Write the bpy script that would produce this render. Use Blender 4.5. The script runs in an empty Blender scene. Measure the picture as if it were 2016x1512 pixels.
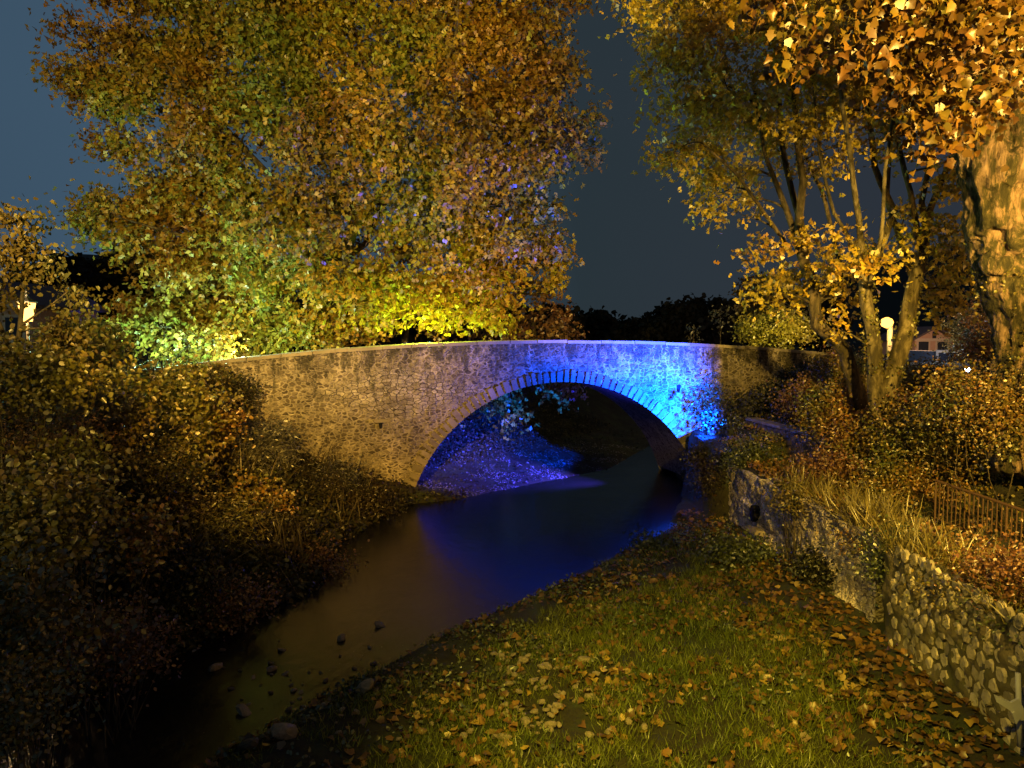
import bpy, math, random
import numpy as np
from mathutils import Vector, Matrix, noise
random.seed(7); rng = np.random.default_rng(7)
S = bpy.context.scene
C = bpy.context.collection
R = math.radians

# ------------------------------------------------------------------ camera
H = 6.5; FPX = 1450.0; HOR = 668.0
PITCH = math.atan((756 - HOR) / FPX)
cam = bpy.data.cameras.new('camera'); camo = bpy.data.objects.new('camera', cam); C.objects.link(camo)
cam.sensor_width = 36; cam.lens = FPX / 2016 * 36; cam.clip_end = 3000; cam.clip_start = .05
camo.location = (0, 0, H); camo.rotation_euler = (math.pi / 2 - PITCH, 0, 0)
S.camera = camo

# ------------------------------------------------------------------ world: night sky with town glow at the left
w = bpy.data.worlds.new('World'); S.world = w; w.use_nodes = True
nt = w.node_tree; nt.nodes.clear()
out = nt.nodes.new('ShaderNodeOutputWorld'); bg = nt.nodes.new('ShaderNodeBackground')
tc = nt.nodes.new('ShaderNodeTexCoord'); sep = nt.nodes.new('ShaderNodeSeparateXYZ')
nt.links.new(tc.outputs['Generated'], sep.inputs[0])
rp = nt.nodes.new('ShaderNodeValToRGB'); e = rp.color_ramp.elements
e[0].position = .12; e[0].color = (.042, .080, .125, 1)
e[1].position = .86; e[1].color = (.0250, .0290, .0430, 1)
a = e.new(.28); a.color = (.050, .094, .146, 1)
a = e.new(.52); a.color = (.0225, .0350, .0440, 1)
a = e.new(.62); a.color = (.0260, .0360, .0470, 1)
mr = nt.nodes.new('ShaderNodeMapRange'); mr.inputs[1].default_value = -1; mr.inputs[2].default_value = 1
nz = nt.nodes.new('ShaderNodeTexNoise'); nz.inputs['Scale'].default_value = 2.2; nz.inputs['Detail'].default_value = 3
nt.links.new(tc.outputs['Generated'], nz.inputs['Vector'])
ad = nt.nodes.new('ShaderNodeMath'); ad.operation = 'MULTIPLY_ADD'; ad.inputs[1].default_value = .22; ad.inputs[2].default_value = -.11
nt.links.new(nz.outputs[0], ad.inputs[0])
ad2 = nt.nodes.new('ShaderNodeMath'); ad2.operation = 'ADD'
nt.links.new(sep.outputs[0], mr.inputs[0]); nt.links.new(mr.outputs[0], ad2.inputs[0]); nt.links.new(ad.outputs[0], ad2.inputs[1])
nt.links.new(ad2.outputs[0], rp.inputs[0]); nt.links.new(rp.outputs[0], bg.inputs[0]); nt.links.new(bg.outputs[0], out.inputs[0])
bg.inputs[1].default_value = .95
S.view_settings.view_transform = 'Standard'; S.view_settings.look = 'None'; S.view_settings.exposure = 0; S.view_settings.gamma = 1

# ------------------------------------------------------------------ pixel (2016 x 1512 photograph) + depth -> point of the place
def P(x, y, d):
    rx = (x - 1008) / FPX; rz = -(y - 756) / FPX
    ry = math.cos(PITCH) + rz * math.sin(PITCH); rzz = -math.sin(PITCH) + rz * math.cos(PITCH)
    k = d / ry
    return Vector((rx * k, d, H + rzz * k))

# ------------------------------------------------------------------ lamps of the night
WARM = (1.0, .56, .13); AMBER = (1.0, .50, .10)
def aim(o, target): o.rotation_euler = (Vector(target) - o.location).to_track_quat('-Z', 'Y').to_euler()
def point(name, loc, power, col, r=.15):
    l = bpy.data.lights.new(name, 'POINT'); l.energy = power; l.color = col; l.shadow_soft_size = r
    o = bpy.data.objects.new(name, l); o.location = loc; C.objects.link(o); return o
def spot(name, loc, target, power, col, ang, blend=.6, r=.1):
    l = bpy.data.lights.new(name, 'SPOT'); l.energy = power; l.color = col; l.shadow_soft_size = r
    l.spot_size = R(ang); l.spot_blend = blend
    o = bpy.data.objects.new(name, l); o.location = loc; C.objects.link(o); aim(o, target); return o
spot('bridge_floodlight', (-3.0, -1.5, 10.5), (-6.9, 29.0, 4.2), 48000, (1, .545, .07), 28, .75, .15)
spot('bank_floodlight', (-1.0, 1.5, 11.5), (3.0, 11.8, 0), 19000, (1, .70, .07), 43, 1.0, .12)
spot('tree_floodlight', (-6, 1, 9.5), (-8.5, 36, 16.0), 42000, (1, .68, .18), 54, .6, .3)
point('roadside_lamp_light', (14.5, 11.0, 9.0), 1100, AMBER, .2)
spot('right_tree_floodlight', (8, -1, 8.5), (7.2, 22, 15.6), 50000, (1, .63, .12), 50, .25, .3)
spot('hedge_floodlight', (5, -1, 10), (12.0, 18.3, 3.6), 40000, (1, .62, .09), 42, .8, .2)
spot('bush_lamp_light', (-6, -1, 11.0), (-12.0, 20, 6.2), 5600, (1, .66, .11), 54, .9, .2)
point('path_lamp_light_yellow', P(850, 686, 33.0), 1700, (.62, 1, .03), .15)
point('path_lamp_light_white', P(330, 700, 29.0), 2600, (.5, 1, .78), .15)
point('path_lamp_light_warm', P(480, 700, 32.2), 500, (1, .9, .42), .15)
point('road_lamp_light_right', P(1560, 640, 37), 420, (1, .72, .18), .15)
spot('blue_floodlight_light', P(1432, 846, 28.7), (5.9, 31.5, 4.1), 62000, (.0, .052, 1.0), 104, 1.0, .05)
spot('violet_floodlight_light', (6.0, 26.8, 3.2), (4.2, 31.2, 4.3), 6500, (.02, .025, 1.0), 42, 1.0, .1)
spot('arch_floodlight_light', (6.6, 32.4, 1.9), (-1.0, 34.0, .6), 19000, (.10, .06, 1.0), 60, .7, .08)

# ------------------------------------------------------------------ materials
def mat(name):
    m = bpy.data.materials.new(name); m.use_nodes = True; n = m.node_tree; n.nodes.clear()
    o = n.nodes.new('ShaderNodeOutputMaterial'); return m, n, o
def N(n, t, **kw):
    x = n.nodes.new(t)
    for k, v in kw.items():
        if k.startswith('i_'): x.inputs[k[2:].replace('_', ' ')].default_value = v
        else: setattr(x, k, v)
    return x
def ramp(n, stops, src, interp='LINEAR'):
    r = n.nodes.new('ShaderNodeValToRGB'); r.color_ramp.interpolation = interp; el = r.color_ramp.elements
    el[0].position, el[0].color = stops[0][0], (*stops[0][1], 1); el[1].position, el[1].color = stops[-1][0], (*stops[-1][1], 1)
    for p, c in stops[1:-1]: q = el.new(p); q.color = (*c, 1)
    n.links.new(src, r.inputs[0]); return r.outputs[0]
def g(v): return (v, v, v)
def mixc(n, a, b, f, mode='MIX'):
    m = n.nodes.new('ShaderNodeMix'); m.data_type = 'RGBA'; m.blend_type = mode
    for s, v in ((6, a), (7, b), (0, f)):
        if hasattr(v, 'links') or isinstance(v, bpy.types.NodeSocket): n.links.new(v, m.inputs[s])
        else: m.inputs[s].default_value = v if s == 0 else (*v, 1)
    return m.outputs[2]
def math_(n, op, a, b=None, c=None, clamp=False):
    m = n.nodes.new('ShaderNodeMath'); m.operation = op; m.use_clamp = clamp
    for i, v in enumerate((a, b, c)):
        if v is None: continue
        if isinstance(v, bpy.types.NodeSocket): n.links.new(v, m.inputs[i])
        else: m.inputs[i].default_value = v
    return m.outputs[0]
def coords(n, scale=(1, 1, 1), which='Object'):
    t = n.nodes.new('ShaderNodeTexCoord'); mp = n.nodes.new('ShaderNodeMapping'); mp.inputs['Scale'].default_value = scale
    n.links.new(t.outputs[which], mp.inputs[0]); return mp.outputs[0]
def noise_(n, v, s, d=4, r=.6):
    x = n.nodes.new('ShaderNodeTexNoise'); x.inputs['Scale'].default_value = s; x.inputs['Detail'].default_value = d; x.inputs['Roughness'].default_value = r
    n.links.new(v, x.inputs['Vector']); return x.outputs[0]
def vor(n, v, s, feat='F1', out='Distance', rand=1):
    x = n.nodes.new('ShaderNodeTexVoronoi'); x.feature = feat; x.inputs['Scale'].default_value = s; x.inputs['Randomness'].default_value = rand
    n.links.new(v, x.inputs['Vector']); return x.outputs[out]
def warp(n, v, s, amt):
    x = n.nodes.new('ShaderNodeTexNoise'); x.inputs['Scale'].default_value = s; n.links.new(v, x.inputs['Vector'])
    q = n.nodes.new('ShaderNodeVectorMath'); q.operation = 'MULTIPLY_ADD'; q.inputs[1].default_value = (amt,) * 3
    n.links.new(x.outputs['Color'], q.inputs[0]); n.links.new(v, q.inputs[2]); return q.outputs[0]
def finish(n, o, col, rough=.8, bump=None, bstr=.5, bdist=.02, spec=.3):
    b = n.nodes.new('ShaderNodeBsdfPrincipled'); b.inputs['Specular IOR Level'].default_value = spec
    if isinstance(col, bpy.types.NodeSocket): n.links.new(col, b.inputs['Base Color'])
    else: b.inputs['Base Color'].default_value = (*col, 1)
    if isinstance(rough, bpy.types.NodeSocket): n.links.new(rough, b.inputs['Roughness'])
    else: b.inputs['Roughness'].default_value = rough
    if bump is not None:
        x = n.nodes.new('ShaderNodeBump'); x.inputs['Strength'].default_value = bstr; x.inputs['Distance'].default_value = bdist
        n.links.new(bump, x.inputs['Height']); n.links.new(x.outputs[0], b.inputs['Normal'])
    n.links.new(b.outputs[0], o.inputs[0]); return b

def leaf_mat(name, cols, patch=.35, transl=.35, gloss=.08):
    """cols: list of colours chosen per leaf; broad patches of hue vary across the plant"""
    m, n, o = mat(name)
    ge = n.nodes.new('ShaderNodeNewGeometry')
    v = coords(n)
    big = noise_(n, v, patch, 2, .5)
    f = math_(n, 'ADD', math_(n, 'MULTIPLY', ge.outputs['Random Per Island'], .45), math_(n, 'MULTIPLY_ADD', big, 1.7, -.57), clamp=True)
    k = len(cols) - 1
    c = ramp(n, [(i / k, col) for i, col in enumerate(cols)], f)
    r2 = math_(n, 'FRACT', math_(n, 'MULTIPLY', ge.outputs['Random Per Island'], 37.7))
    c = mixc(n, c, mixc(n, g(.45), g(1.25), r2), 1.0, 'MULTIPLY')
    d = n.nodes.new('ShaderNodeBsdfDiffuse'); t = n.nodes.new('ShaderNodeBsdfTranslucent'); gl = n.nodes.new('ShaderNodeBsdfGlossy')
    gl.inputs['Roughness'].default_value = .42; gl.inputs['Color'].default_value = (.9, .9, .9, 1)
    n.links.new(c, d.inputs[0]); n.links.new(c, t.inputs[0])
    mx = n.nodes.new('ShaderNodeMixShader'); mx.inputs[0].default_value = transl
    n.links.new(d.outputs[0], mx.inputs[1]); n.links.new(t.outputs[0], mx.inputs[2])
    m2 = n.nodes.new('ShaderNodeMixShader'); m2.inputs[0].default_value = gloss
    n.links.new(mx.outputs[0], m2.inputs[1]); n.links.new(gl.outputs[0], m2.inputs[2])
    n.links.new(m2.outputs[0], o.inputs[0]); return m
M = {}
BR = (.16, .085, .03); OR = (.36, .19, .025); GD = (.42, .30, .03); YG = (.24, .29, .04); GN = (.09, .14, .03); RU = (.23, .10, .03)
M['leaf_big'] = leaf_mat('plane_leaf', [(.24, .12, .03), OR, (.38, .25, .03), (.36, .28, .03), YG, (.22, .27, .04)], .16, .35, .035)
M['leaf_right'] = leaf_mat('autumn_leaf', [(.36, .17, .02), (.46, .28, .02), (.54, .40, .03), (.50, .38, .03), (.34, .40, .05)], .3)
M['leaf_near'] = leaf_mat('golden_leaf', [(.08, .034, .008), (.12, .055, .007), (.14, .082, .007), (.09, .085, .008)], .8, .3, .04)
M['leaf_rust'] = leaf_mat('rust_leaf', [(.12, .045, .02), RU, BR, OR], .5)
M['leaf_hedge'] = leaf_mat('hedge_leaf', [BR, (.30, .13, .02), (.22, .15, .02), (.14, .13, .02), GN], .45, .25)
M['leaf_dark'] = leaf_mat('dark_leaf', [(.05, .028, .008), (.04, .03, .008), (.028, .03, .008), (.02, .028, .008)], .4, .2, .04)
M['leaf_olive'] = leaf_mat('olive_leaf', [(.15, .09, .02), (.20, .14, .02), (.15, .15, .02), (.26, .22, .03)], .4, .3)
M['leaf_willow'] = leaf_mat('willow_leaf', [(.09, .06, .02), (.13, .09, .02), (.12, .11, .03), (.10, .10, .04)], .5, .3, .02)
M['leaf_green'] = leaf_mat('green_leaf', [(.05, .07, .015), (.08, .10, .02), (.11, .12, .02)], .5, .3)
M['leaf_yellow'] = leaf_mat('yellow_leaf', [(.3, .25, .03), (.4, .36, .03), (.25, .30, .03)], .5, .4)
M['leaf_grey'] = leaf_mat('grey_leaf', [(.10, .10, .07), (.16, .15, .10), (.12, .11, .06)], .5, .3)
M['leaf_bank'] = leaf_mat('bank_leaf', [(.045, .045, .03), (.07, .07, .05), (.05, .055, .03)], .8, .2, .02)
M['litter'] = leaf_mat('fallen_leaf', [(.06, .028, .01), (.12, .06, .015), (.20, .11, .02), (.10, .05, .015), (.30, .20, .03), (.34, .24, .08)], 1.1, .1, .04)
M['grass'] = leaf_mat('grass_blade', [(.07, .11, .012), (.12, .16, .015), (.18, .20, .02), (.15, .17, .015)], .5, .4, .03)
M['reed_dark'] = leaf_mat('dark_reed', [(.05, .035, .015), (.09, .07, .025), (.14, .11, .04)], .8, .3, .04)
M['reed'] = leaf_mat('reed_blade', [(.12, .11, .02), (.22, .18, .04), (.32, .26, .07)], .8, .3, .06)

def bark(name, cols, s=3.0, stretch=.35, bstr=.8, bd=.04):
    m, n, o = mat(name); v = warp(n, coords(n, (1, 1, stretch)), 1.5, .5)
    a = noise_(n, v, s, 7, .68); b = vor(n, v, s * 1.6)
    c = ramp(n, [(.38, cols[0]), (.48, cols[1]), (.545, cols[2]), (.68, cols[3])], a)
    c = mixc(n, c, cols[0], math_(n, 'MULTIPLY', ramp(n, [(.0, g(0)), (.55, g(.0)), (.75, g(1))], b), .6))
    f = noise_(n, coords(n, (1, 1, .25)), s * 7, 5, .7)
    finish(n, o, c, .85, math_(n, 'ADD', math_(n, 'MULTIPLY', a, .8), math_(n, 'MULTIPLY', f, .5)), bstr, bd); return m
M['bark'] = bark('plane_bark', [(.03, .025, .012), (.07, .055, .025), (.13, .105, .05), (.22, .18, .10)], 4)
M['bark_dark'] = bark('dark_bark', [(.02, .015, .01), (.05, .04, .02), (.08, .06, .03), (.16, .12, .07)], 4)
M['bark_near'] = bark('mottled_bark', [(.018, .016, .006), (.06, .05, .018), (.20, .13, .08), (.34, .23, .16)], 4.6, .3, 1.0, .12)

# rubble masonry of the bridge: light mortar with dark stones, and a patch of larger pale stones with dark joints
def rubble(name, patch=True):
    m, n, o = mat(name)
    v0 = coords(n); v = warp(n, v0, 3.2, .16)
    mp = n.nodes.new('ShaderNodeMapping'); mp.inputs['Scale'].default_value = (4.6, 4.6, 8.0); n.links.new(v, mp.inputs[0])
    st = vor(n, mp.outputs[0], 1.0, 'DISTANCE_TO_EDGE'); ci = vor(n, mp.outputs[0], 1.0, 'F1', 'Color')
    sp = n.nodes.new('ShaderNodeSeparateColor'); n.links.new(ci, sp.inputs[0])
    thr = math_(n, 'MULTIPLY_ADD', noise_(n, v0, 1.1, 3), .22, .0)         # stones show more or less through the render
    smask = math_(n, 'MULTIPLY', math_(n, 'SUBTRACT', st, thr), 14, clamp=True)
    stone = ramp(n, [(0, (.09, .07, .045)), (.4, (.16, .125, .08)), (.75, (.27, .22, .15)), (1, (.34, .29, .2))], sp.outputs[0])
    mort = ramp(n, [(.3, (.27, .225, .15)), (.6, (.40, .34, .24)), (.8, (.48, .41, .30))], noise_(n, v0, 2.4, 5))
    c1 = mixc(n, mort, stone, smask)
    mp2 = n.nodes.new('ShaderNodeMapping'); mp2.inputs['Scale'].default_value = (3.3, 3.3, 6.8); n.links.new(v, mp2.inputs[0])
    st2 = vor(n, mp2.outputs[0], 1.0, 'DISTANCE_TO_EDGE', rand=.8); c2i = vor(n, mp2.outputs[0], 1.0, 'F1', 'Color', .8)
    sp2 = n.nodes.new('ShaderNodeSeparateColor'); n.links.new(c2i, sp2.inputs[0])
    s2 = ramp(n, [(0, (.22, .18, .12)), (1, (.48, .42, .31))], sp2.outputs[1])
    c2 = mixc(n, (.07, .055, .035), s2, math_(n, 'MULTIPLY', math_(n, 'SUBTRACT', st2, .02), 16, clamp=True))
    sx = n.nodes.new('ShaderNodeSeparateXYZ'); n.links.new(v0, sx.inputs[0])
    # patch of exposed larger stones in mid wall
    dx = math_(n, 'MULTIPLY', math_(n, 'ABSOLUTE', math_(n, 'ADD', sx.outputs[0], 4.6)), .30)
    dz = math_(n, 'MULTIPLY', math_(n, 'ABSOLUTE', math_(n, 'SUBTRACT', sx.outputs[2], 4.35)), .85)
    pm = math_(n, 'SUBTRACT', math_(n, 'ADD', 1.05, math_(n, 'MULTIPLY', noise_(n, v0, .9, 3), .6)), math_(n, 'ADD', dx, dz))
    pm = math_(n, 'MULTIPLY', math_(n, 'SUBTRACT', pm, .25), 5, clamp=True)
    c = mixc(n, c1, c2, pm if patch else .6)
    if not patch: c = mixc(n, c, g(2.3), 1.0, 'MULTIPLY')
    # dark moss and soot in streaks below the coping
    vs = coords(n, (2.2, 2.2, .8)); sn = noise_(n, vs, 1.0, 7, .72)
    hm = math_(n, 'MULTIPLY_ADD', sx.outputs[2], .085, -.44)
    stain = ramp(n, [(.50, g(0)), (.60, g(1))], math_(n, 'ADD', sn, hm))
    c = mixc(n, c, (.045, .042, .02), math_(n, 'MULTIPLY', stain, .8))
    st3 = ramp(n, [(.42, g(.62)), (.66, g(1.12))], noise_(n, v0, .55, 5, .65))
    c = mixc(n, c, st3, 1.0, 'MULTIPLY')
    pv = n.nodes.new('ShaderNodeMapping'); pv.inputs['Scale'].default_value = (7, 7, 11); n.links.new(v, pv.inputs[0])
    pit = ramp(n, [(.12, g(1)), (.26, g(0))], vor(n, pv.outputs[0], 1.0)); pn = ramp(n, [(.5, g(0)), (.6, g(1))], noise_(n, v0, 1.7, 4))
    c = mixc(n, c, (.035, .025, .012), math_(n, 'MULTIPLY', math_(n, 'MULTIPLY', pit, pn), .85))
    c = mixc(n, c, ramp(n, [(.3, g(.55)), (.7, g(1.25))], noise_(n, v0, 6, 5, .75)), 1.0, 'MULTIPLY')
    hgt = math_(n, 'ADD', math_(n, 'MULTIPLY', smask, .9), math_(n, 'MULTIPLY', noise_(n, v0, 9, 6, .7), .8))
    finish(n, o, c, .9, hgt, 1.0, .08); return m
M['rubble'] = rubble('rubble_masonry')
def stone_mat(name, c0, c1, s=3, rough=.85, moss=0.0, bstr=.6, isl=True):
    m, n, o = mat(name); v = coords(n)
    c = ramp(n, [(.3, c0), (.7, c1)], noise_(n, v, s, 6, .65))
    if isl:
        ge = n.nodes.new('ShaderNodeNewGeometry'); c = mixc(n, c, mixc(n, g(.65), g(1.2), ge.outputs['Random Per Island']), 1.0, 'MULTIPLY')
    if moss: c = mixc(n, c, (.035, .045, .012), math_(n, 'MULTIPLY', ramp(n, [(.48, g(0)), (.6, g(1))], noise_(n, v, s * .5, 5, .7)), moss))
    finish(n, o, c, rough, noise_(n, v, s * 5, 6, .7), bstr, .03); return m
M['voussoir'] = stone_mat('voussoir_stone', (.13, .105, .07), (.27, .225, .155), 2.5, .85, .3)
M['coping'] = stone_mat('coping_stone', (.16, .13, .09), (.36, .31, .23), 3, .7, .35, .5)
M['rock'] = stone_mat('river_rock', (.12, .095, .06), (.30, .245, .17), 5, .7, .5)
M['gravel'] = stone_mat('gravel_stone', (.08, .075, .07), (.26, .245, .23), 4, .8)
M['rock_dark'] = stone_mat('wet_rock', (.04, .032, .022), (.10, .08, .055), 4, .35, .3)
M['hexstone'] = stone_mat('retaining_stone', (.25, .21, .14), (.50, .44, .31), 6, .85, .5)
M['mortar'] = stone_mat('mossy_mortar', (.05, .043, .02), (.17, .14, .08), 3, .95, .6, .8, False)
M['roughwall'] = rubble('rough_bank_masonry', False)
M['ramp'] = stone_mat('ramp_stone', (.06, .045, .03), (.15, .11, .075), 3, .9, .3, .6, False)
def plain(name, col, rough=.6, metal=0.0, var=.25):
    m, n, o = mat(name); v = coords(n)
    c = mixc(n, tuple(x * (1 - var) for x in col), tuple(x * (1 + var) for x in col), noise_(n, v, 4, 5))
    b = finish(n, o, c, rough, noise_(n, v, 30, 3), .15, .01); b.inputs['Metallic'].default_value = metal; return m
M['iron'] = plain('rusty_iron', (.075, .042, .02), .6)
M['lampmetal'] = plain('dark_lamp_metal', (.04, .045, .04), .5, .3)
M['polewarm'] = plain('painted_pole', (.30, .27, .20), .5)
M['pale'] = plain('pale_weathered_metal', (.42, .41, .40), .55)
M['black'] = plain('black_opening', (.004, .004, .004), .95)
M['plaster'] = plain('pink_plaster', (.50, .32, .24), .9)
M['plaster_grey'] = plain('grey_plaster', (.26, .27, .33), .9)
M['rooftile'] = plain('roof_tile', (.10, .08, .09), .9)
M['window'] = plain('window_glass', (.03, .035, .05), .2)
M['shutter'] = plain('window_surround', (.55, .45, .36), .7)
M['hill'] = plain('dark_hill', (.030, .030, .026), 1)
M['far'] = leaf_mat('far_foliage', [(.03, .032, .025), (.045, .042, .03), (.03, .035, .02)], .05, .1, 0)
M['deck'] = plain('bridge_paving', (.12, .11, .09), .85)
def emis(name, col, s):
    m, n, o = mat(name); e = n.nodes.new('ShaderNodeEmission'); e.inputs[0].default_value = (*col, 1); e.inputs[1].default_value = s
    n.links.new(e.outputs[0], o.inputs[0]); return m
M['lampglow'] = emis('lit_lantern_glass', (1, .47, .10), 5)
M['lampglow2'] = emis('lit_lamp_globe', (1, .43, .07), 5)
M['whiteglow'] = emis('white_lamp_glow', (.60, .75, 1), 60)
M['dimglow'] = emis('distant_light', (.75, .85, 1), 9)
M['tealglow'] = emis('distant_teal_light', (.25, .75, .8), 1.1)
M['blueglow'] = emis('blue_flood_lens', (.0, .25, 1), 14)

# ground
m, n, o = mat('ground_soil'); v = coords(n)
c = ramp(n, [(.3, (.018, .014, .008)), (.5, (.03, .028, .012)), (.62, (.035, .045, .013)), (.8, (.065, .045, .022))], noise_(n, v, .9, 7, .7))
c = mixc(n, c, g(.55), 0, 'MULTIPLY')
finish(n, o, c, .95, noise_(n, v, 7, 7, .75), 1.0, .08); M['soil'] = m
m, n, o = mat('asphalt_road'); v = coords(n)
finish(n, o, ramp(n, [(.3, g(.035)), (.7, g(.06))], noise_(n, v, 3, 6)), .85, noise_(n, v, 40, 3), .3, .01); M['road'] = m
# water: smooth, slightly blurred by the current
m, n, o = mat('river_water'); v = coords(n)
v2 = coords(n, (1, .55, 1))
rough = math_(n, 'MULTIPLY_ADD', noise_(n, v, .35, 3), .18, .13)
hgt = math_(n, 'ADD', noise_(n, warp(n, v2, 1.2, .6), 2.6, 4, .6), math_(n, 'MULTIPLY', noise_(n, v2, 9, 3), .15))
b = finish(n, o, ramp(n, [(.35, (.005, .0055, .007)), (.7, (.012, .012, .012))], noise_(n, v, .6, 4)), rough, hgt, .35, .05, .5); b.inputs['IOR'].default_value = 1.33
M['water'] = m

# ------------------------------------------------------------------ mesh helpers
def tag(o, label=None, cat=None, group=None, kind=None):
    if label: o['label'] = label
    if cat: o['category'] = cat
    if group: o['group'] = group
    if kind: o['kind'] = kind
    return o
def mesh_np(name, V, F, m, parent=None, smooth=False):
    """V (n,3) array, F list of arrays of polygons (k,sides)"""
    me = bpy.data.meshes.new(name); V = np.asarray(V, np.float32)
    me.vertices.add(len(V)); me.vertices.foreach_set('co', V.ravel())
    F = [np.asarray(f, np.int32) for f in F if len(f)]
    ln = np.concatenate([np.full(len(f), f.shape[1], np.int32) for f in F]); idx = np.concatenate([f.ravel() for f in F])
    st = np.concatenate([[0], np.cumsum(ln)[:-1]]).astype(np.int32)
    me.loops.add(len(idx)); me.loops.foreach_set('vertex_index', idx)
    me.polygons.add(len(ln)); me.polygons.foreach_set('loop_start', st); me.polygons.foreach_set('loop_total', ln)
    if smooth: me.polygons.foreach_set('use_smooth', np.ones(len(ln), bool))
    me.update(calc_edges=True); me.validate()
    if m: me.materials.append(m)
    o = bpy.data.objects.new(name, me); C.objects.link(o)
    if parent: o.parent = parent
    return o
class MB:
    def __init__(s): s.v = []; s.f = []
    def box(s, c, d, rz=0, ry=0, rx=0, taper=1):
        M_ = Matrix.Rotation(rz, 3, 'Z') @ Matrix.Rotation(ry, 3, 'Y') @ Matrix.Rotation(rx, 3, 'X'); b = len(s.v); c = Vector(c)
        for z in (-.5, .5):
            t = taper if z > 0 else 1
            for x, y in ((-.5, -.5), (.5, -.5), (.5, .5), (-.5, .5)): s.v.append(tuple(c + M_ @ Vector((x * d[0] * t, y * d[1] * t, z * d[2]))))
        s.f += [(b + 3, b + 2, b + 1, b), (b + 4, b + 5, b + 6, b + 7)] + [(b + i, b + (i + 1) % 4, b + 4 + (i + 1) % 4, b + 4 + i) for i in range(4)]
    def prism(s, pts, d):   # pts: list of Vector ring, d: extrusion vector
        b = len(s.v); n = len(pts); d = Vector(d)
        s.v += [tuple(p) for p in pts] + [tuple(Vector(p) + d) for p in pts]
        s.f += [tuple(range(b, b + n)), tuple(range(b + 2 * n - 1, b + n - 1, -1))] + [(b + i, b + n + i, b + n + (i + 1) % n, b + (i + 1) % n) for i in range(n)]
    def tube(s, pts, rad, sides=6, cap=True, disp=None):
        pts = [Vector(p) for p in pts]; b = len(s.v); n = len(pts)
        if not hasattr(rad, '__len__'): rad = [rad] * n
        up = None
        for i, p in enumerate(pts):
            t = (pts[min(i + 1, n - 1)] - pts[max(i - 1, 0)])
            t = t.normalized() if t.length > 1e-9 else Vector((0, 0, 1))
            if up is None: up = t.orthogonal().normalized()
            up = (up - t * up.dot(t)); up = up.normalized() if up.length > 1e-6 else t.orthogonal().normalized()
            sd = t.cross(up)
            for k in range(sides):
                a = 2 * math.pi * k / sides; dr = up * math.cos(a) + sd * math.sin(a); r = rad[i]
                if disp: r = r * disp(p + dr * r, a, i)
                s.v.append(tuple(p + dr * r))
        for i in range(n - 1):
            for k in range(sides):
                q = b + i * sides; s.f.append((q + k, q + (k + 1) % sides, q + sides + (k + 1) % sides, q + sides + k))
        if cap: s.f.append(tuple(range(b + sides - 1, b - 1, -1))); s.f.append(tuple(range(b + (n - 1) * sides, b + n * sides)))
    def lathe(s, c, prof, sides=16):
        s.tube([Vector(c) + Vector((0, 0, z)) for r, z in prof], [r for r, z in prof], sides)
    def build(s, name, m, parent=None, smooth=False):
        me = bpy.data.meshes.new(name); me.from_pydata(s.v, [], s.f); me.update()
        if m: me.materials.append(m)
        if smooth: me.polygons.foreach_set('use_smooth', [True] * len(me.polygons))
        o = bpy.data.objects.new(name, me); C.objects.link(o)
        if parent: o.parent = parent
        return o
def empty(name, loc=(0, 0, 0), rz=0):
    o = bpy.data.objects.new(name, None); o.empty_display_size = .2; C.objects.link(o); o.location = loc; o.rotation_euler.z = rz; return o
def unparent_offset(root):      # parts were built in world coordinates: shift them so the root can sit at the base of the thing
    for ch in root.children: ch.location = -Vector(root.location)

# leaf templates: outline points (x across, y along) with fold; fan of quads
MAPLE = np.array([(0, .04), (.22, -.02), (.44, .10), (.38, .28), (.54, .48), (.36, .56), (.24, .74), (0, .98)])
def tmpl(kind):
    if kind == 'maple':
        h = MAPLE; L = [(-x, y) for x, y in h[1:-1]]; Rr = [(x, y) for x, y in h[1:-1]]
        pts = [(0, 0)] + Rr + [(0, 1.0)] + L[::-1]
        V = np.array([(x, y, abs(x) * .35 - .25 * y * y) for x, y in pts] + [(0, .42, 0.0)]); k = len(pts)
        F = np.array([(i, (i + 1) % k, k) for i in range(k)]); return V, F
    if kind == 'leaf':
        V = np.array([(0, 0, 0), (.36, .28, .12), (.30, .68, .02), (0, 1, -.2), (-.30, .68, .02), (-.36, .28, .12)]); return V, np.array([(0, 1, 2, 3), (0, 3, 4, 5)])
    if kind == 'lobed':
        V = np.array([(0, .0, 0), (.5, .15, .14), (.24, .45, .02), (.30, .72, .0), (0, 1, -.2), (-.30, .72, 0), (-.24, .45, .02), (-.5, .15, .14)]); return V, np.array([(0, 1, 2, 6), (0, 6, 7, 0), (2, 3, 4, 5), (2, 5, 6, 2)])[[0, 2]]
    if kind == 'slim':
        V = np.array([(0, 0, 0), (.13, .4, .03), (0, 1, -.2), (-.13, .4, .03)]); return V, np.array([(0, 1, 2, 3)])
    if kind == 'reed':
        V = np.array([(-.012, 0, 0), (.012, 0, 0), (.012, .4, -.04), (-.012, .4, -.04), (.010, .75, -.18), (-.010, .75, -.18), (.002, 1, -.42), (-.002, 1, -.42)]); return V, np.array([(0, 1, 2, 3), (3, 2, 4, 5), (5, 4, 6, 7)])
    if kind == 'blade':
        V = np.array([(-.04, 0, 0), (.04, 0, 0), (.032, .55, -.06), (-.032, .55, -.06), (.004, 1, -.26), (-.004, 1, -.26)]); return V, np.array([(0, 1, 2, 3), (3, 2, 4, 5)])
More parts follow.
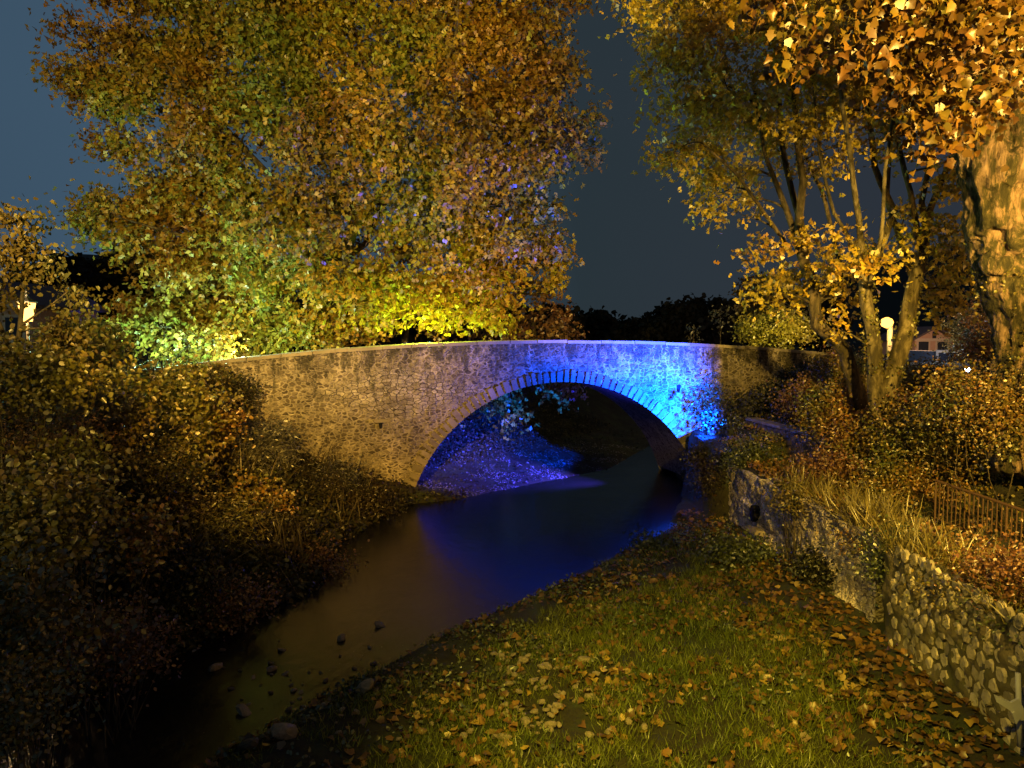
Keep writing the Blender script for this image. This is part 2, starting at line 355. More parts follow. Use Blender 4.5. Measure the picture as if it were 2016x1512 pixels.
def leaves(name, pts, size, kind, m, parent=None, droop=.5, flat=False, vert=False, jit=.35):
    """pts (n,3); droop 0..1 how much the tips hang"""
    T, F = tmpl(kind); n = len(pts)
    a = rng.uniform(0, 2 * math.pi, n)
    if flat: tz = rng.normal(0, .22, n)
    elif vert: tz = rng.uniform(.8, 3.5, n)
    else: tz = rng.normal(-droop, .55, n)
    t = np.stack([np.cos(a), np.sin(a), tz], 1); t /= np.linalg.norm(t, axis=1)[:, None]
    if flat: nn = np.stack([rng.normal(0, .5, n), rng.normal(0, .5, n), np.ones(n)], 1)
    else: nn = rng.normal(0, 1, (n, 3)); nn[:, 2] = np.abs(nn[:, 2]) * .8 + .15; nn[:, 1] -= .35
    s = np.cross(t, nn); s /= np.linalg.norm(s, axis=1)[:, None] + 1e-9; nn = np.cross(s, t)
    sz = size * (1 + rng.uniform(-jit, jit, n)); cv = rng.uniform(-.5, 2.2, n)
    V = pts[:, None, :] + sz[:, None, None] * (T[None, :, 0, None] * s[:, None, :] + T[None, :, 1, None] * t[:, None, :] + (T[None, :, 2] * cv[:, None])[:, :, None] * nn[:, None, :])
    k = len(T); FF = (F[None] + (np.arange(n) * k)[:, None, None]).reshape(-1, F.shape[1])
    return mesh_np(name, V.reshape(-1, 3), [FF], m, parent)
def ball(n):
    v = rng.normal(0, 1, (n, 3)); v /= np.linalg.norm(v, axis=1)[:, None]; return v * (rng.uniform(0, 1, n) ** (1 / 2.4))[:, None]

# ------------------------------------------------------------------ terrain
XLp = np.array([(-10, -14), (4, -11), (8, -9.8), (12, -8.5), (15.2, -6.9), (18.8, -5.3), (23, -5.7), (28.6, -4.4), (29.6, -2.3), (31.7, -.2), (34, 2.2), (36.7, 4.9), (46, 9), (60, 19), (90, 40), (500, 300)], float)
XRp = np.array([(-10, -9), (4, -7.5), (8, -6), (11.2, -4.5), (13, -3.4), (15.7, -1.6), (18, .3), (20.4, 2.1), (23.4, 4.6), (25.3, 5.8), (28, 6.7), (30, 7.4), (32, 8.2), (40, 11.5), (46, 15), (60, 26), (90, 48), (500, 330)], float)
def xl(y): return np.interp(y, XLp[:, 0], XLp[:, 1])
def xr(y): return np.interp(y, XRp[:, 0], XRp[:, 1])
def terr(x, y):
    x = np.asarray(x, float); y = np.asarray(y, float)
    L = xl(y) - x; Rr = x - xr(y)
    hl1 = np.interp(L, [-1.5, 0, .5, 3.6, 8, 11], [-.5, 0, .35, 1.9, 4.3, 4.7])
    hl2 = np.interp(L, [-1.5, 0, 2, 5, 7.5, 11, 14], [-.5, 0, .18, .45, 1.5, 3.9, 4.6])
    f = np.clip((y - 28.5) / 2.5, 0, 1); hl = hl1 * (1 - f) + hl2 * f
    hr1 = np.interp(Rr, [-1.5, 0, 1, 9], [-.35, 0, .18, .55])
    terrace = np.interp(x, [7.8, 9.9, 11.0, 12.8, 15], [2.2, 2.15, 2.5, 4.3, 4.8])
    hr1 = np.where(x > 7.84, terrace, hr1)
    ledge = np.interp(x, [7.0, 7.45, 9.0, 10.3, 13, 16], [.15, 2.45, 2.7, 3.2, 4.6, 4.8])
    f2 = np.clip((y - 25.6) / .5, 0, 1); hr1 = np.where(Rr > -.3, hr1 * (1 - f2) + np.maximum(ledge, hr1 * 0) * f2, hr1)
    hr2 = np.interp(Rr, [-1.5, 0, 1.2, 5, 7], [-.4, 0, 1.0, 3.8, 4.7])
    f3 = np.clip((y - 33.5) / 2, 0, 1); hr = hr1 * (1 - f3) + hr2 * f3
    return np.where(L > -1.5, hl, np.where(Rr > -1.5, hr, -.5))
def grid1(lo, hi, step, far):
    a = list(np.arange(lo, hi, step)); s = step; q = lo
    left = []
    while q > -far: s *= 1.25; q -= s; left.append(q)
    s = step; q = a[-1]; right = []
    while q < far: s *= 1.25; q += s; right.append(q)
    return np.array(left[::-1] + a + right)
gx = np.sort(np.concatenate([grid1(-22, 20, .25, 600), [7.79, 7.83, 7.85]])); gy = grid1(3, 48, .25, 700); gy = gy[gy > -60]
X, Y = np.meshgrid(gx, gy)
Z = terr(X, Y)
def fbm(x, y, s, oct=3):
    z = np.zeros_like(x); 
    for i in range(oct):
        f = s * 2 ** i; z += np.sin(x * f + 1.7 * i + 1.3 * np.sin(y * f * .7 + i)) * np.sin(y * f * 1.1 + 2.1 * i + 1.1 * np.sin(x * f * .8)) / 2 ** i
    return z
near = (np.abs(X) < 60) & (Y < 90)
Z = Z + np.where((Z > .02), fbm(X, Y, 1.7, 4) * .05 * np.clip(Z * 3, 0, 1), 0)
nx, ny = len(gx), len(gy); I = np.arange(nx * ny).reshape(ny, nx)
F = np.stack([I[:-1, :-1], I[:-1, 1:], I[1:, 1:], I[1:, :-1]], -1).reshape(-1, 4)
go = mesh_np('ground', np.stack([X, Y, Z], -1).reshape(-1, 3), [F], M['soil'], smooth=True); tag(go, kind='structure')
wv = [(-40, -30, 0), (60, -30, 0), (120, 120, 0), (-40, 120, 0)]
mesh_np('water', wv, [np.array([(0, 1, 2, 3)])], M['water']).__setitem__('kind', 'structure')

# ------------------------------------------------------------------ far hills
def ridge(name, pts, d, m, depth=60, j=.6):
    """pts: (px, py) skyline at distance d -> a solid hill with noisy crest"""
    b = MB(); xs = np.linspace(pts[0][0], pts[-1][0], 160); ys = np.interp(xs, [p[0] for p in pts], [p[1] for p in pts])
    rows = []
    for f, dd in ((0, -depth), (.55, -depth * .45), (.88, -depth * .15), (1, 0), (.8, depth * .4), (0, depth)):
        row = []
        for x, y in zip(xs, ys):
            p = P(x, y, d); z = 4 + (p.z - 4) * f
            z += (noise.noise(Vector((p.x * .09, dd * .1, 3))) * 1.4 + noise.noise(Vector((p.x * .3, dd * .3, 9))) * .8) * j * (f > 0)
            row.append((p.x * (d + dd) / d if False else p.x, d + dd, z))
        rows.append(row)
    V = [v for r_ in rows for v in r_]; n_ = len(xs); F = [(r_ * n_ + i, r_ * n_ + i + 1, (r_ + 1) * n_ + i + 1, (r_ + 1) * n_ + i) for r_ in range(len(rows) - 1) for i in range(n_ - 1)]
    o = mesh_np(name, V, [np.array(F)], m, smooth=True); tag(o, kind='structure'); return o
ridge('hills', [(-700, 560), (0, 545), (90, 525), (150, 500), (230, 505), (300, 498), (420, 540), (700, 600), (1000, 640), (1150, 645), (1270, 640), (1330, 612), (1420, 606), (1500, 590), (1600, 560), (1800, 500), (1950, 470), (2100, 450), (2700, 440)], 260, M['hill'])
def crown_pts(blobs, per=60, cl=.55, npc=10, flatten=.8):
    out = []
    for c, r in blobs:
        r = np.array(r if hasattr(r, '__len__') else (r,) * 3, float)
        n_ = max(2, int(npc * (r.prod()) ** (2 / 3)))
        q = ball(n_) * r + np.array(c)
        for k in q:
            m_ = int(per * rng.uniform(.5, 1.4)); p = rng.normal(0, 1, (m_, 3)) * np.array([1, 1, flatten]) * cl * rng.uniform(.6, 1.25) * .55
            out.append(k + p)
    return np.concatenate(out)
# far wood: rounded crowns on the ridge behind the bridge (one mass, uncountable)
fb = []
for i in range(150):
    x = rng.uniform(1120, 1640); top = np.interp(x, [1120, 1150, 1185, 1200, 1250, 1290, 1330, 1360, 1400, 1480, 1560, 1640], [625, 612, 612, 640, 638, 615, 598, 592, 604, 598, 590, 585])
    y = rng.uniform(top + 8, 668); fb.append((P(x, y, rng.uniform(105, 125)), rng.uniform(1.0, 2.0)))
for i in range(60):
    x = rng.uniform(60, 420); y = rng.uniform(515, 660); fb.append((P(x, y, rng.uniform(105, 125)), rng.uniform(1.5, 2.6)))
for i in range(120):
    x = rng.uniform(500, 1120); y = rng.uniform(622, 672); fb.append((P(x, y, rng.uniform(85, 105)), rng.uniform(1.2, 2.0)))
tag(leaves('distant_wood', crown_pts(fb, 26, 1.1, 7), .8, 'leaf', M['far']), 'dark distant wood on the ridge behind the bridge', 'wood', kind='stuff')

# ------------------------------------------------------------------ bridge (built in its own frame: x along the face, y into the depth, z up)
TH = .205; SC = 2.146; Z0 = -1.86; RA = 6.595; BW = 4.6; RING = .46
bridge = empty('stone_bridge', (0, 30.27, 0), TH)
tag(bridge, 'old humped stone arch bridge across the stream, floodlit amber at left and blue at right', 'bridge')
def ptop(s): 
    u = s - SC; k = .0042 if u < 0 else .0036
    return 6.46 - k * u * u if abs(u) < 15 else 6.46 - k * 225 - .12 * (abs(u) - 15)
def arch(s):
    u = s - SC
    return Z0 + math.sqrt(max(0, RA * RA - u * u)) if abs(u) < RA * .9999 else -9
ss = sorted(set([round(v, 4) for v in np.arange(-24, 20.41, .14)] + [round(SC + RA * math.sin(a), 4) for a in np.linspace(-1.29, 1.29, 70)]))
ss = [s for i, s in enumerate(ss) if i == 0 or s - ss[i - 1] > .02]
V = []; F = []
def strip(zlo, zhi, yv, nrow, dist=0.0, flip=False):
    b = len(V); n_ = len(ss)
    for r_ in range(nrow + 1):
        for s in ss:
            z = zlo(s) + (zhi(s) - zlo(s)) * r_ / nrow
            dy = (noise.noise(Vector((s * 2.5, z * 3.4, 1))) * .035 + noise.noise(Vector((s * 6, z * 8, 5))) * .02) * dist
            V.append((s, yv + dy, z))
    for r_ in range(nrow):
        for i in range(n_ - 1):
            q = b + r_ * n_ + i; f = (q, q + 1, q + n_ + 1, q + n_); F.append(f[::-1] if flip else f)
lo = lambda s: max(arch(s), -.6)
CT = .13
top = lambda s: ptop(s) - CT
deck = lambda s: ptop(s) - 1.05
strip(lo, top, 0, 44, 1)                       # face towards the stream
strip(lo, top, BW, 10, 0, True)
b0 = len(V); n_ = len(ss)
for yv, fn in ((0, top), (.42, top), (.42, deck), (BW - .42, deck), (BW - .42, top), (BW, top)):
    for s in ss: V.append((s, yv, fn(s)))
for r_ in range(5):
    for i in range(n_ - 1): q = b0 + r_ * n_ + i; F.append((q, q + 1, q + n_ + 1, q + n_))
b0 = len(V)                                      # soffit
sa = [s for s in ss if abs(s - SC) < 6.33]
for r_ in range(9):
    for s in sa: V.append((s, BW * r_ / 8, lo(s)))
for r_ in range(8):
    for i in range(len(sa) - 1): q = b0 + r_ * len(sa) + i; F.append((q, q + len(sa), q + len(sa) + 1, q + 1))
b0 = len(V); V += [(20.39, 0, -.6), (20.39, BW, -.6), (20.39, BW, deck(20.39)), (20.39, 0, top(20.39))]; F.append((b0, b0 + 1, b0 + 2, b0 + 3))
wall = mesh_np('masonry', V, [np.array(F)], M['rubble'], bridge)
# ring of voussoirs, each 2-3 cm proud of the face
b = MB(); a = -1.29
while a < 1.29:
    da = rng.uniform(.034, .052); gap = .006; a2 = min(a + da, 1.29); pr = -.03 - rng.uniform(0, .025); ro = RING * rng.uniform(.85, 1.15)
    pts = []
    for aa, rr in ((a + gap, -.012), (a2 - gap, -.012), (a2 - gap * 1.5, ro), (a + gap * 1.5, ro)):
        pts.append(Vector((SC + (RA + rr) * math.sin(aa), pr, Z0 + (RA + rr) * math.cos(aa))))
    b.prism(pts, (0, .5, 0)); a = a2
b.build('arch_ring', M['voussoir'], bridge)
# coping slabs with open joints
b = MB(); b2_ = MB(); s = -24
while s < 20.4:
    L_ = rng.uniform(1.15, 1.5); s2 = min(s + L_, 20.42); o_ = -.07 + rng.uniform(-.008, .008); z_ = rng.uniform(-.012, .012)
    for yo in (o_, BW - .49):
        q = [Vector((s + .014, yo, ptop(s) - CT + .003 + z_)), Vector((s2 - .014, yo, ptop(s2) - CT + .003 + z_)), Vector((s2 - .014, yo, ptop(s2) + z_)), Vector((s + .014, yo, ptop(s) + z_))]
        (b if yo < 1 else b2_).prism(q, (0, .56, 0))
    s = s2
b.build('coping', M['coping'], bridge); b2_.build('coping', M['coping'], bridge)
b = MB()
for i in range(0, len(ss) - 1, 6):
    s1, s2 = ss[i], ss[min(i + 6, len(ss) - 1)]
    q = [Vector((s1, .43, deck(s1) + .01)), Vector((s2, .43, deck(s2) + .01)), Vector((s2, .43, deck(s2) + .03)), Vector((s1, .43, deck(s1) + .03))]
    b.prism(q, (0, BW - .86, 0))
b.build('deck', M['deck'], bridge)
b = MB(); dz = 3.05; dx = -5.35                                     # drain slot under the small lintel
b.prism([Vector((dx - .09, -.05, dz + .13)), Vector((dx + .09, -.05, dz + .13)), Vector((dx + .04, -.05, dz - .10)), Vector((dx - .04, -.05, dz - .10))], (0, .1, 0))
b.build('drain_slot', M['black'], bridge)
b = MB(); b.prism([Vector((7.35 + k_, -.05, z_)) for k_, z_ in ((-.09, 4.52), (.09, 4.52), (.05, 4.2), (-.05, 4.2))], (0, .1, 0)); b.build('drain_slot', M['black'], bridge)
b = MB(); b.box((dx + .05, -.02, dz + .21), (.62, .1, .13)); b.build('drain_lintel', M['voussoir'], bridge)
def on_bridge(s, yy, z):
    return Vector((s * math.cos(TH) - yy * math.sin(TH), 30.27 + s * math.sin(TH) + yy * math.cos(TH), z))

# ------------------------------------------------------------------ retaining walls at the right
def bankwall(name, x0, y0, x1, y1, zt, zb, m, label, thick=.42):
    root = empty(name, (x0, y0, zb)); tag(root, label, 'wall')
    n_ = int(abs(y1 - y0) / .07); rows = 34; V = []; 
    for r_ in range(rows + 1):
        for i in range(n_ + 1):
            f = i / n_; x = x0 + (x1 - x0) * f; y = y0 + (y1 - y0) * f; t = zt(y); z = zb + (t - zb) * r_ / rows
            V.append((x - x0 + (noise.noise(Vector((y * 1.4, z * 1.8, 2))) * .10 + noise.noise(Vector((y * 4, z * 5, 7))) * .07 + noise.noise(Vector((y * 9, z * 11, 3))) * .04) + .10 * r_ / rows, y - y0, z - zb + (noise.noise(Vector((y * 1.1, 0, 0))) * .12 if r_ == rows else 0)))
    F = [(r_ * (n_ + 1) + i, (r_ + 1) * (n_ + 1) + i, (r_ + 1) * (n_ + 1) + i + 1, r_ * (n_ + 1) + i + 1) for r_ in range(rows) for i in range(n_)]
    b0 = len(V)
    for i in range(n_ + 1): q = V[rows * (n_ + 1) + i]; V.append((q[0] + thick, q[1], q[2] + .03))
    F += [(rows * (n_ + 1) + i, b0 + i, b0 + i + 1, rows * (n_ + 1) + i + 1) for i in range(n_)]
    b1 = len(V); V += [(V[b0][0], V[b0][1], -.5), (V[0][0], V[0][1], -.5)]
    F2 = [[rows * (n_ + 1), b0, b1, b1 + 1]]
    mesh_np('wall_face', V, [np.array(F), np.array(F2)], m, root); return root
W2 = bankwall('rubble_bank_wall', 7.62, 15.2, 7.62, 26.0, lambda y: 2.30 - .02 * (y - 15), -.3, M['roughwall'], 'long rough rubble retaining wall between the leaf-strewn grass and the terrace')
b = MB(); b.tube([(-.1, 7.6, 1.35), (.3, 7.6, 1.35)], .26, 12); b.build('drain_opening', M['black'], W2)
b = MB(); b.box((-.12, 7.1, .92), (.30, .55, .16), .1, .2); b.build('drain_spout', M['coping'], W2)
W1 = bankwall('hexagonal_stone_wall', 7.25, 6.0, 7.42, 14.6, lambda y: 2.28, -.3, M['mortar'], 'near retaining wall of rounded hexagonal pale stones in mossy mortar')
# hexagonal pale stones: real lumps on the near wall
b = MB(); hs = .27; row = 0; z = .25
while z < 2.45:
    y = 6.1 + (row % 2) * hs * .5
    while y < 14.3:
        yy = y + rng.uniform(-.02, .02); zz = z + rng.uniform(-.02, .02)
        if rng.uniform() < .93 and not (abs(yy - 9.6) < .2 and abs(zz - 1.45) < .2):
            f = (yy - 6) / 8.6; xw = 7.25 + .17 * f - 7.25 + (noise.noise(Vector((yy * 1.4, (zz) * 1.8, 2))) * .10) + .10 * (zz + .3) / 2.6
            k = 6 if rng.uniform() < .7 else 7; r_ = hs * .5 * rng.uniform(.84, 1.02); ph = rng.uniform(-.25, .25); q = len(b.v); jj = rng.uniform(.84, 1.1, 8)
            for lay, (rr, xo) in enumerate(((1, .05), (.94, -.002), (.78, -.016))):
                for i in range(k):
                    an = 2 * math.pi * i / k + ph + math.pi / 6
                    rj = r_ * jj[i]; b.v.append((xw + xo + rng.uniform(-.012, .012), yy - 6 + math.cos(an) * rj * rr, zz + .3 + math.sin(an) * rj * rr * 1.12))
            for lay in range(2):
                for i in range(k): b.f.append((q + lay * k + i, q + lay * k + (i + 1) % k, q + (lay + 1) * k + (i + 1) % k, q + (lay + 1) * k + i))
            b.f.append(tuple(q + 2 * k + i for i in range(k)))
        y += hs
    z += hs * .88; row += 1
b.build('facing_stones', M['hexstone'], W1)
b = MB(); b.tube([(-.12, 3.6, 1.75), (.2, 3.6, 1.75)], .12, 12); b.build('weep_hole', M['black'], W1)
# low ramp wall between blue flood light and the hedge
rw = empty('ramp_wall', (9.1, 29.5, 2.6)); tag(rw, 'low dark stone parapet sloping down from the right end of the bridge', 'wall')
A_ = P(1478, 826, 30.0); B_ = P(1668, 874, 22.0)
b = MB(); d_ = B_ - A_; nn_ = 18
for i in range(nn_):
    p = A_ + d_ * ((i + .5) / nn_); b.box((p.x, p.y, p.z - .75), (.4, d_.length / nn_ - .01, 1.5 + rng.uniform(-.02, .02)), math.atan2(-d_.x, d_.y))
b.build('wall_block', M['ramp'], rw); unparent_offset(rw)
b = MB()
for i in range(9):
    p = A_ + d_ * ((i + .5) / 9); b.box((p.x, p.y, p.z + .045), (.50, d_.length / 9 - .02, .10), math.atan2(-d_.x, d_.y), 0, math.atan2(d_.z, math.hypot(d_.x, d_.y)))
b.build('cap_stone', M['voussoir'], rw).location = -Vector(rw.location)

# iron railing on the terrace
rail = empty('iron_railing', P(1843, 1040, 17)); tag(rail, 'brown iron railing with thin upright bars on the terrace above the stone wall', 'railing')
ra = P(1843, 946, 17.0); rb = P(2065, 1022, 14.4); dn = Vector((0, 0, -.98))
b = MB(); b.tube([ra, rb], .032, 8); b.build('top_rail', M['iron'], rail)
b = MB(); b.tube([ra + dn * .90, rb + dn * .90], .015, 6); b.build('bottom_rail', M['iron'], rail)
npst = 3
for i in range(npst + 1):
    b = MB(); q = ra.lerp(rb, i / npst); b.tube([q + Vector((0, 0, .0)), q + dn * 1.12], .024, 8); b.build('post', M['iron'], rail)
nb = 24
for i in range(nb):
    if i % 8 == 0: continue
    b = MB(); q = ra.lerp(rb, i / nb); b.tube([q, q + dn * .92], .015, 5); b.build('bar', M['iron'], rail)
unparent_offset(rail)

# pale pipe and bracket at the right edge
b = MB(); b.tube([P(2004, 1325, 10.0), P(2006, 1400, 10.0), P(2008, 1470, 10.0)], .035, 10)
tag(b.build('pipe', M['pale'], smooth=True), 'pale upright pipe standing against the hexagonal stone wall', 'pipe')
b = MB(); base = P(1985, 1412, 9.9)
def bp(px, py): return P(px, py, 9.9)
b.prism([bp(1958, 1370), bp(1990, 1384), bp(2006, 1376), bp(2016, 1395), bp(2017, 1418), bp(1998, 1420), bp(1990, 1400), bp(1962, 1382)], (0.02, .05, 0))
b.prism([bp(1990, 1402), bp(1996, 1400), bp(2006, 1412), bp(1998, 1424)], (0.0, -.03, 0))
tag(b.build('metal_bracket', M['pale']), 'pale bent metal bracket beside the pipe at the foot of the stone wall', 'bracket')

# ------------------------------------------------------------------ blue floodlight unit
fl = empty('floodlight', P(1436, 856, 28.3)); tag(fl, 'small floodlight throwing blue light up the bridge wall', 'floodlight')
b = MB(); q = P(1436, 848, 28.3); b.box((q.x, q.y, q.z - .06), (.28, .16, .20), .4, 0, -.5); b.build('housing', M['lampmetal'], fl)
b = MB(); b.box((q.x, q.y, q.z - .25), (.1, .1, .22)); b.build('bracket', M['lampmetal'], fl); unparent_offset(fl)

# ------------------------------------------------------------------ trees
def skel_tree(name, limbs, blobs, leafsz, lm, bm, label, cat='tree', per=45, cl=.6, npc=3.2, kind='leaf', twr=.02, sides=8, trunk_disp=None, droop=.5, group=None, base=None, maxtw=900, flatten=.8):
    """limbs: list of (points, radii). Every foliage clump is joined to the nearest wood by a bent branch."""
    base = base or limbs[0][0][0]
    root = empty(name, base); tag(root, label, cat, group)
    b = MB(); nodes = []; nr = []
    for pts, rad in limbs:
        pts = [Vector(p) for p in pts]
        # resample with wobble
        q = []; qr = []
        for i in range(len(pts) - 1):
            L_ = (pts[i + 1] - pts[i]).length; k = max(2, int(L_ / .45))
            for j in range(k):
                f = j / k; p = pts[i].lerp(pts[i + 1], f); p += Vector((noise.noise(p * .8), noise.noise(p * .8 + Vector((9, 0, 0))), 0)) * min(.12, rad[i] * .8); q.append(p); qr.append(rad[i] + (rad[i + 1] - rad[i]) * f)
        q.append(pts[-1]); qr.append(rad[-1])
        b.tube(q, qr, sides if rad[0] > .06 else 6, True, trunk_disp if rad[0] > .2 else None)
        nodes += q; nr += qr
    nodes_a = np.array([tuple(p) for p in nodes]); nr_a = np.array(nr)
    cl_pts = []
    for c, r in sorted(blobs, key=lambda t: np.linalg.norm(nodes_a - np.array(t[0]), axis=1).min()):
        c = np.array(c, float); dd = np.linalg.norm(nodes_a - c, axis=1) + (nodes_a[:, 2] > c[2]) * 1.5; i = int(dd.argmin())
        a_ = Vector(nodes_a[i]); e_ = Vector(c); L_ = (e_ - a_).length
        if L_ > .4:
            k = max(3, int(L_ / .7)); q = []; r0 = min(nr_a[i] * .7, .03 + L_ * .012)
            for j in range(k + 1):
                f = j / k; p = a_.lerp(e_, f) + Vector((0, 0, 1)) * math.sin(f * math.pi) * L_ * .08 + Vector((noise.noise(a_ + e_ * f), noise.noise(e_ - a_ * f), 0)) * L_ * .07 * math.sin(f * math.pi); q.append(p)
            rr = [r0 * (1 - f / k) + twr * f / k for f in range(k + 1)]
            b.tube(q, rr, 5); nodes_a = np.vstack([nodes_a, [tuple(p) for p in q]]); nr_a = np.concatenate([nr_a, rr])
        r = np.array(r if hasattr(r, '__len__') else (r,) * 3, float)
        m_ = max(2, int(npc * r.prod() ** (2 / 3)))
        cl_pts.append(ball(m_) * r + c)
    cl_pts = np.concatenate(cl_pts); step = max(1, len(cl_pts) // maxtw)
    for c in cl_pts[::step]:
        dd = np.linalg.norm(nodes_a - c, axis=1) + (nodes_a[:, 2] > c[2]) * .6; i = int(dd.argmin()); a_ = Vector(nodes_a[i]); e_ = Vector(c); L_ = (e_ - a_).length
        if .2 < L_ < 3.5:
            mid = a_.lerp(e_, .5) + Vector((rng.normal(), rng.normal(), rng.normal() + .6)) * L_ * .08
            b.tube([a_, mid, e_], [min(twr, nr_a[i] * .7), twr * .6, twr * .25], 4, False)
    tr = b.build('trunk', bm, root, True); tr.location = -Vector(base)
    P_ = []
    for c in cl_pts:
        m_ = int(per * rng.uniform(.45, 1.45)); s_ = cl * rng.uniform(.6, 1.3) * .55
        P_.append(c + rng.normal(0, 1, (m_, 3)) * np.array([1, 1, flatten]) * s_)
    P_ = np.concatenate(P_)
    cr = leaves('crown', P_, leafsz, kind, lm, root, droop); cr.location = -Vector(base)
    return root

def inpoly(x, y, poly):
    c = False; j = len(poly) - 1
    for i in range(len(poly)):
        if (poly[i][1] > y) != (poly[j][1] > y) and x < (poly[j][0] - poly[i][0]) * (y - poly[i][1]) / (poly[j][1] - poly[i][1]) + poly[i][0]: c = not c
        j = i
    return c
# --- the great plane tree behind the bridge
poly = [(170, -260), (1050, -260), (1120, -60), (1110, 20), (1085, 60), (1120, 110), (1125, 260), (1120, 330), (1105, 420), (1060, 480), (1065, 560), (1000, 560), (960, 620), (800, 590), (690, 640), (600, 650), (500, 660), (420, 690), (350, 680), (290, 650), (250, 620), (330, 540), (270, 490), (200, 470), (200, 420), (240, 370), (215, 300), (225, 250), (175, 190), (160, 160), (210, 110), (150, 50), (170, -60)]
blobs = []
yy = -240; r_i = 0
while yy < 700:
    xx = 100 + (r_i % 2) * 40
    while xx < 1150:
        x = xx + rng.uniform(-26, 26); y = yy + rng.uniform(-24, 24)
        if inpoly(x, y, poly) and rng.uniform() < .93:
            u = (x - 640) / 520; v = (y - 250) / 480; th = 5.2 * math.sqrt(max(.05, 1 - u * u * .9 - .25 * v * v))
            for k in (-1, 1):
                if k < 0 and abs(x - 665) < 34 and 320 < y < 440: continue
                d = 36.5 + k * rng.uniform(.25, 1) * th
                if y > 560: d = 35.8 + k * rng.uniform(0, 2.0)
                if y > 620: d = max(d, 34.8)
                rr = rng.uniform(1.0, 1.6); blobs.append((P(x, y, d), (rr * 1.15, rr, rr * .75)))
        xx += 78
    yy += 66; r_i += 1
for x, y, r_ in ((130, 35, .7), (130, 150, .8), (170, 165, .9), (165, 430, .7), (1150, 230, .7), (1120, 15, .5), (1095, 500, .7), (1085, 560, .5), (640, 668, .5), (420, 700, .6), (980, 600, .8), (1000, 632, .6), (760, 630, .6), (290, 620, 1.0), (330, 670, .9), (270, 655, .7), (390, 640, 1.0), (450, 680, .8), (380, 700, .5), (500, 660, .9), (560, 640, .9), (560, 672, .5), (610, 655, .7), (700, 600, .9), (740, 620, .8), (820, 600, .9), (880, 610, .8), (940, 595, .8), (850, 630, .45), (720, 645, .45), (920, 625, .5)):
    blobs.append((P(x, y, 35.2), r_))
for x, y, r_ in ((265, 650, .7), (320, 680, .8), (380, 690, .7), (430, 700, .5), (300, 640, .9), (360, 650, .9), (440, 670, .7)): blobs.append((P(x, y, 32.3), r_))
for x, y, r_ in ((700, 560, 1.0), (780, 570, 1.0), (850, 575, 1.0), (930, 570, .9), (740, 600, .8), (830, 610, .8), (900, 610, .7), (980, 585, .7), (960, 620, .4)): blobs.append((P(x, y, 32.8), r_))
for x, y, r_ in ((1002, 772, .38), (1005, 800, .36), (1003, 828, .22), (1092, 758, .36), (1122, 764, .34), (1104, 778, .28), (960, 790, .22)):
    blobs.append((P(x, y, 36.9), r_))
Q = lambda *t: [P(*a) for a in t]
T0 = P(665, 735, 36)
limbs = [
    ([Vector((T0.x, T0.y, 4.4))] + Q((664, 640, 36), (660, 540, 36), (657, 440, 36), (662, 340, 36)), [.62, .50, .42, .34, .27]),
    (Q((660, 560, 36), (700, 440, 35.5), (790, 330, 35), (850, 210, 34), (900, 60, 33)), [.3, .22, .18, .13, .07]),
    (Q((662, 340, 36), (620, 220, 35.5), (600, 90, 35), (600, -100, 35)), [.25, .18, .12, .06]),
    (Q((662, 350, 36), (700, 300, 36.5), (690, 130, 36), (700, -80, 37)), [.22, .18, .12, .06]),
    (Q((658, 470, 36), (560, 380, 35), (440, 250, 34), (320, 120, 34)), [.24, .18, .12, .05]),
    (Q((660, 580, 36), (520, 520, 35), (380, 470, 34.5), (240, 430, 34)), [.22, .15, .10, .04]),
    (Q((662, 560, 36), (800, 500, 37), (940, 430, 38), (1080, 330, 38)), [.24, .17, .12, .05]),
    (Q((660, 520, 36), (720, 480, 39), (800, 300, 40), (1000, 100, 39)), [.2, .15, .12, .05]),
    (Q((662, 610, 36), (760, 590, 35.6), (880, 575, 35.5), (985, 590, 35.5)), [.16, .11, .08, .03]),
    (Q((664, 620, 36), (560, 620, 35.2), (430, 640, 35), (310, 640, 35)), [.16, .11, .08, .03]),
    (Q((985, 600, 37.5), (1000, 690, 37.5), (1003, 800, 37)), [.05, .04, .02]),
    (Q((1000, 690, 37.5), (1080, 720, 37.3), (1110, 765, 37)), [.035, .03, .015]),
]
skel_tree('plane_tree', limbs, blobs, .28, M['leaf_big'], M['bark'], 'huge plane tree with rust and olive leaves behind the left half of the bridge', per=50, cl=.85, npc=6.4, twr=.026, kind='lobed', maxtw=1500)
# --- second trunk and purple-brown tree behind the crown of the arch
skel_tree('small_tree', [([Vector(tuple(P(797, 700, 41))[:2] + (4.6,))] + Q((797, 650, 41), (800, 600, 41), (840, 540, 42)), [.24, .2, .16, .06])], [(P(x, y, 42), r_) for x, y, r_ in ((820, 560, 1.5), (880, 600, 1.5), (760, 590, 1.3), (930, 640, 1.2), (860, 650, 1.0))],
          .25, M['leaf_rust'], M['bark'], 'slim tree with a violet-lit trunk just right of the big plane trunk', per=30, cl=.8, npc=4)
skel_tree('purple_tree', [([Vector(tuple(P(1050, 700, 43))[:2] + (4.6,))] + Q((1050, 640, 43), (1070, 600, 43), (1085, 560, 43)), [.16, .12, .09, .04])], [(P(x, y, 43 + rng.uniform(-1, 1)), r_) for x, y, r_ in ((1060, 560, 1.2), (1085, 610, 1.2), (1040, 620, 1.3), (1100, 650, 1.1), (1030, 660, 1.2), (980, 655, 1.2), (1070, 645, 1.2), (1015, 590, 1.2), (1130, 658, .4))],
          .24, M['leaf_rust'], M['bark_dark'], 'low reddish brown tree rising behind the parapet near the top of the bridge', per=32, cl=.7, npc=5)
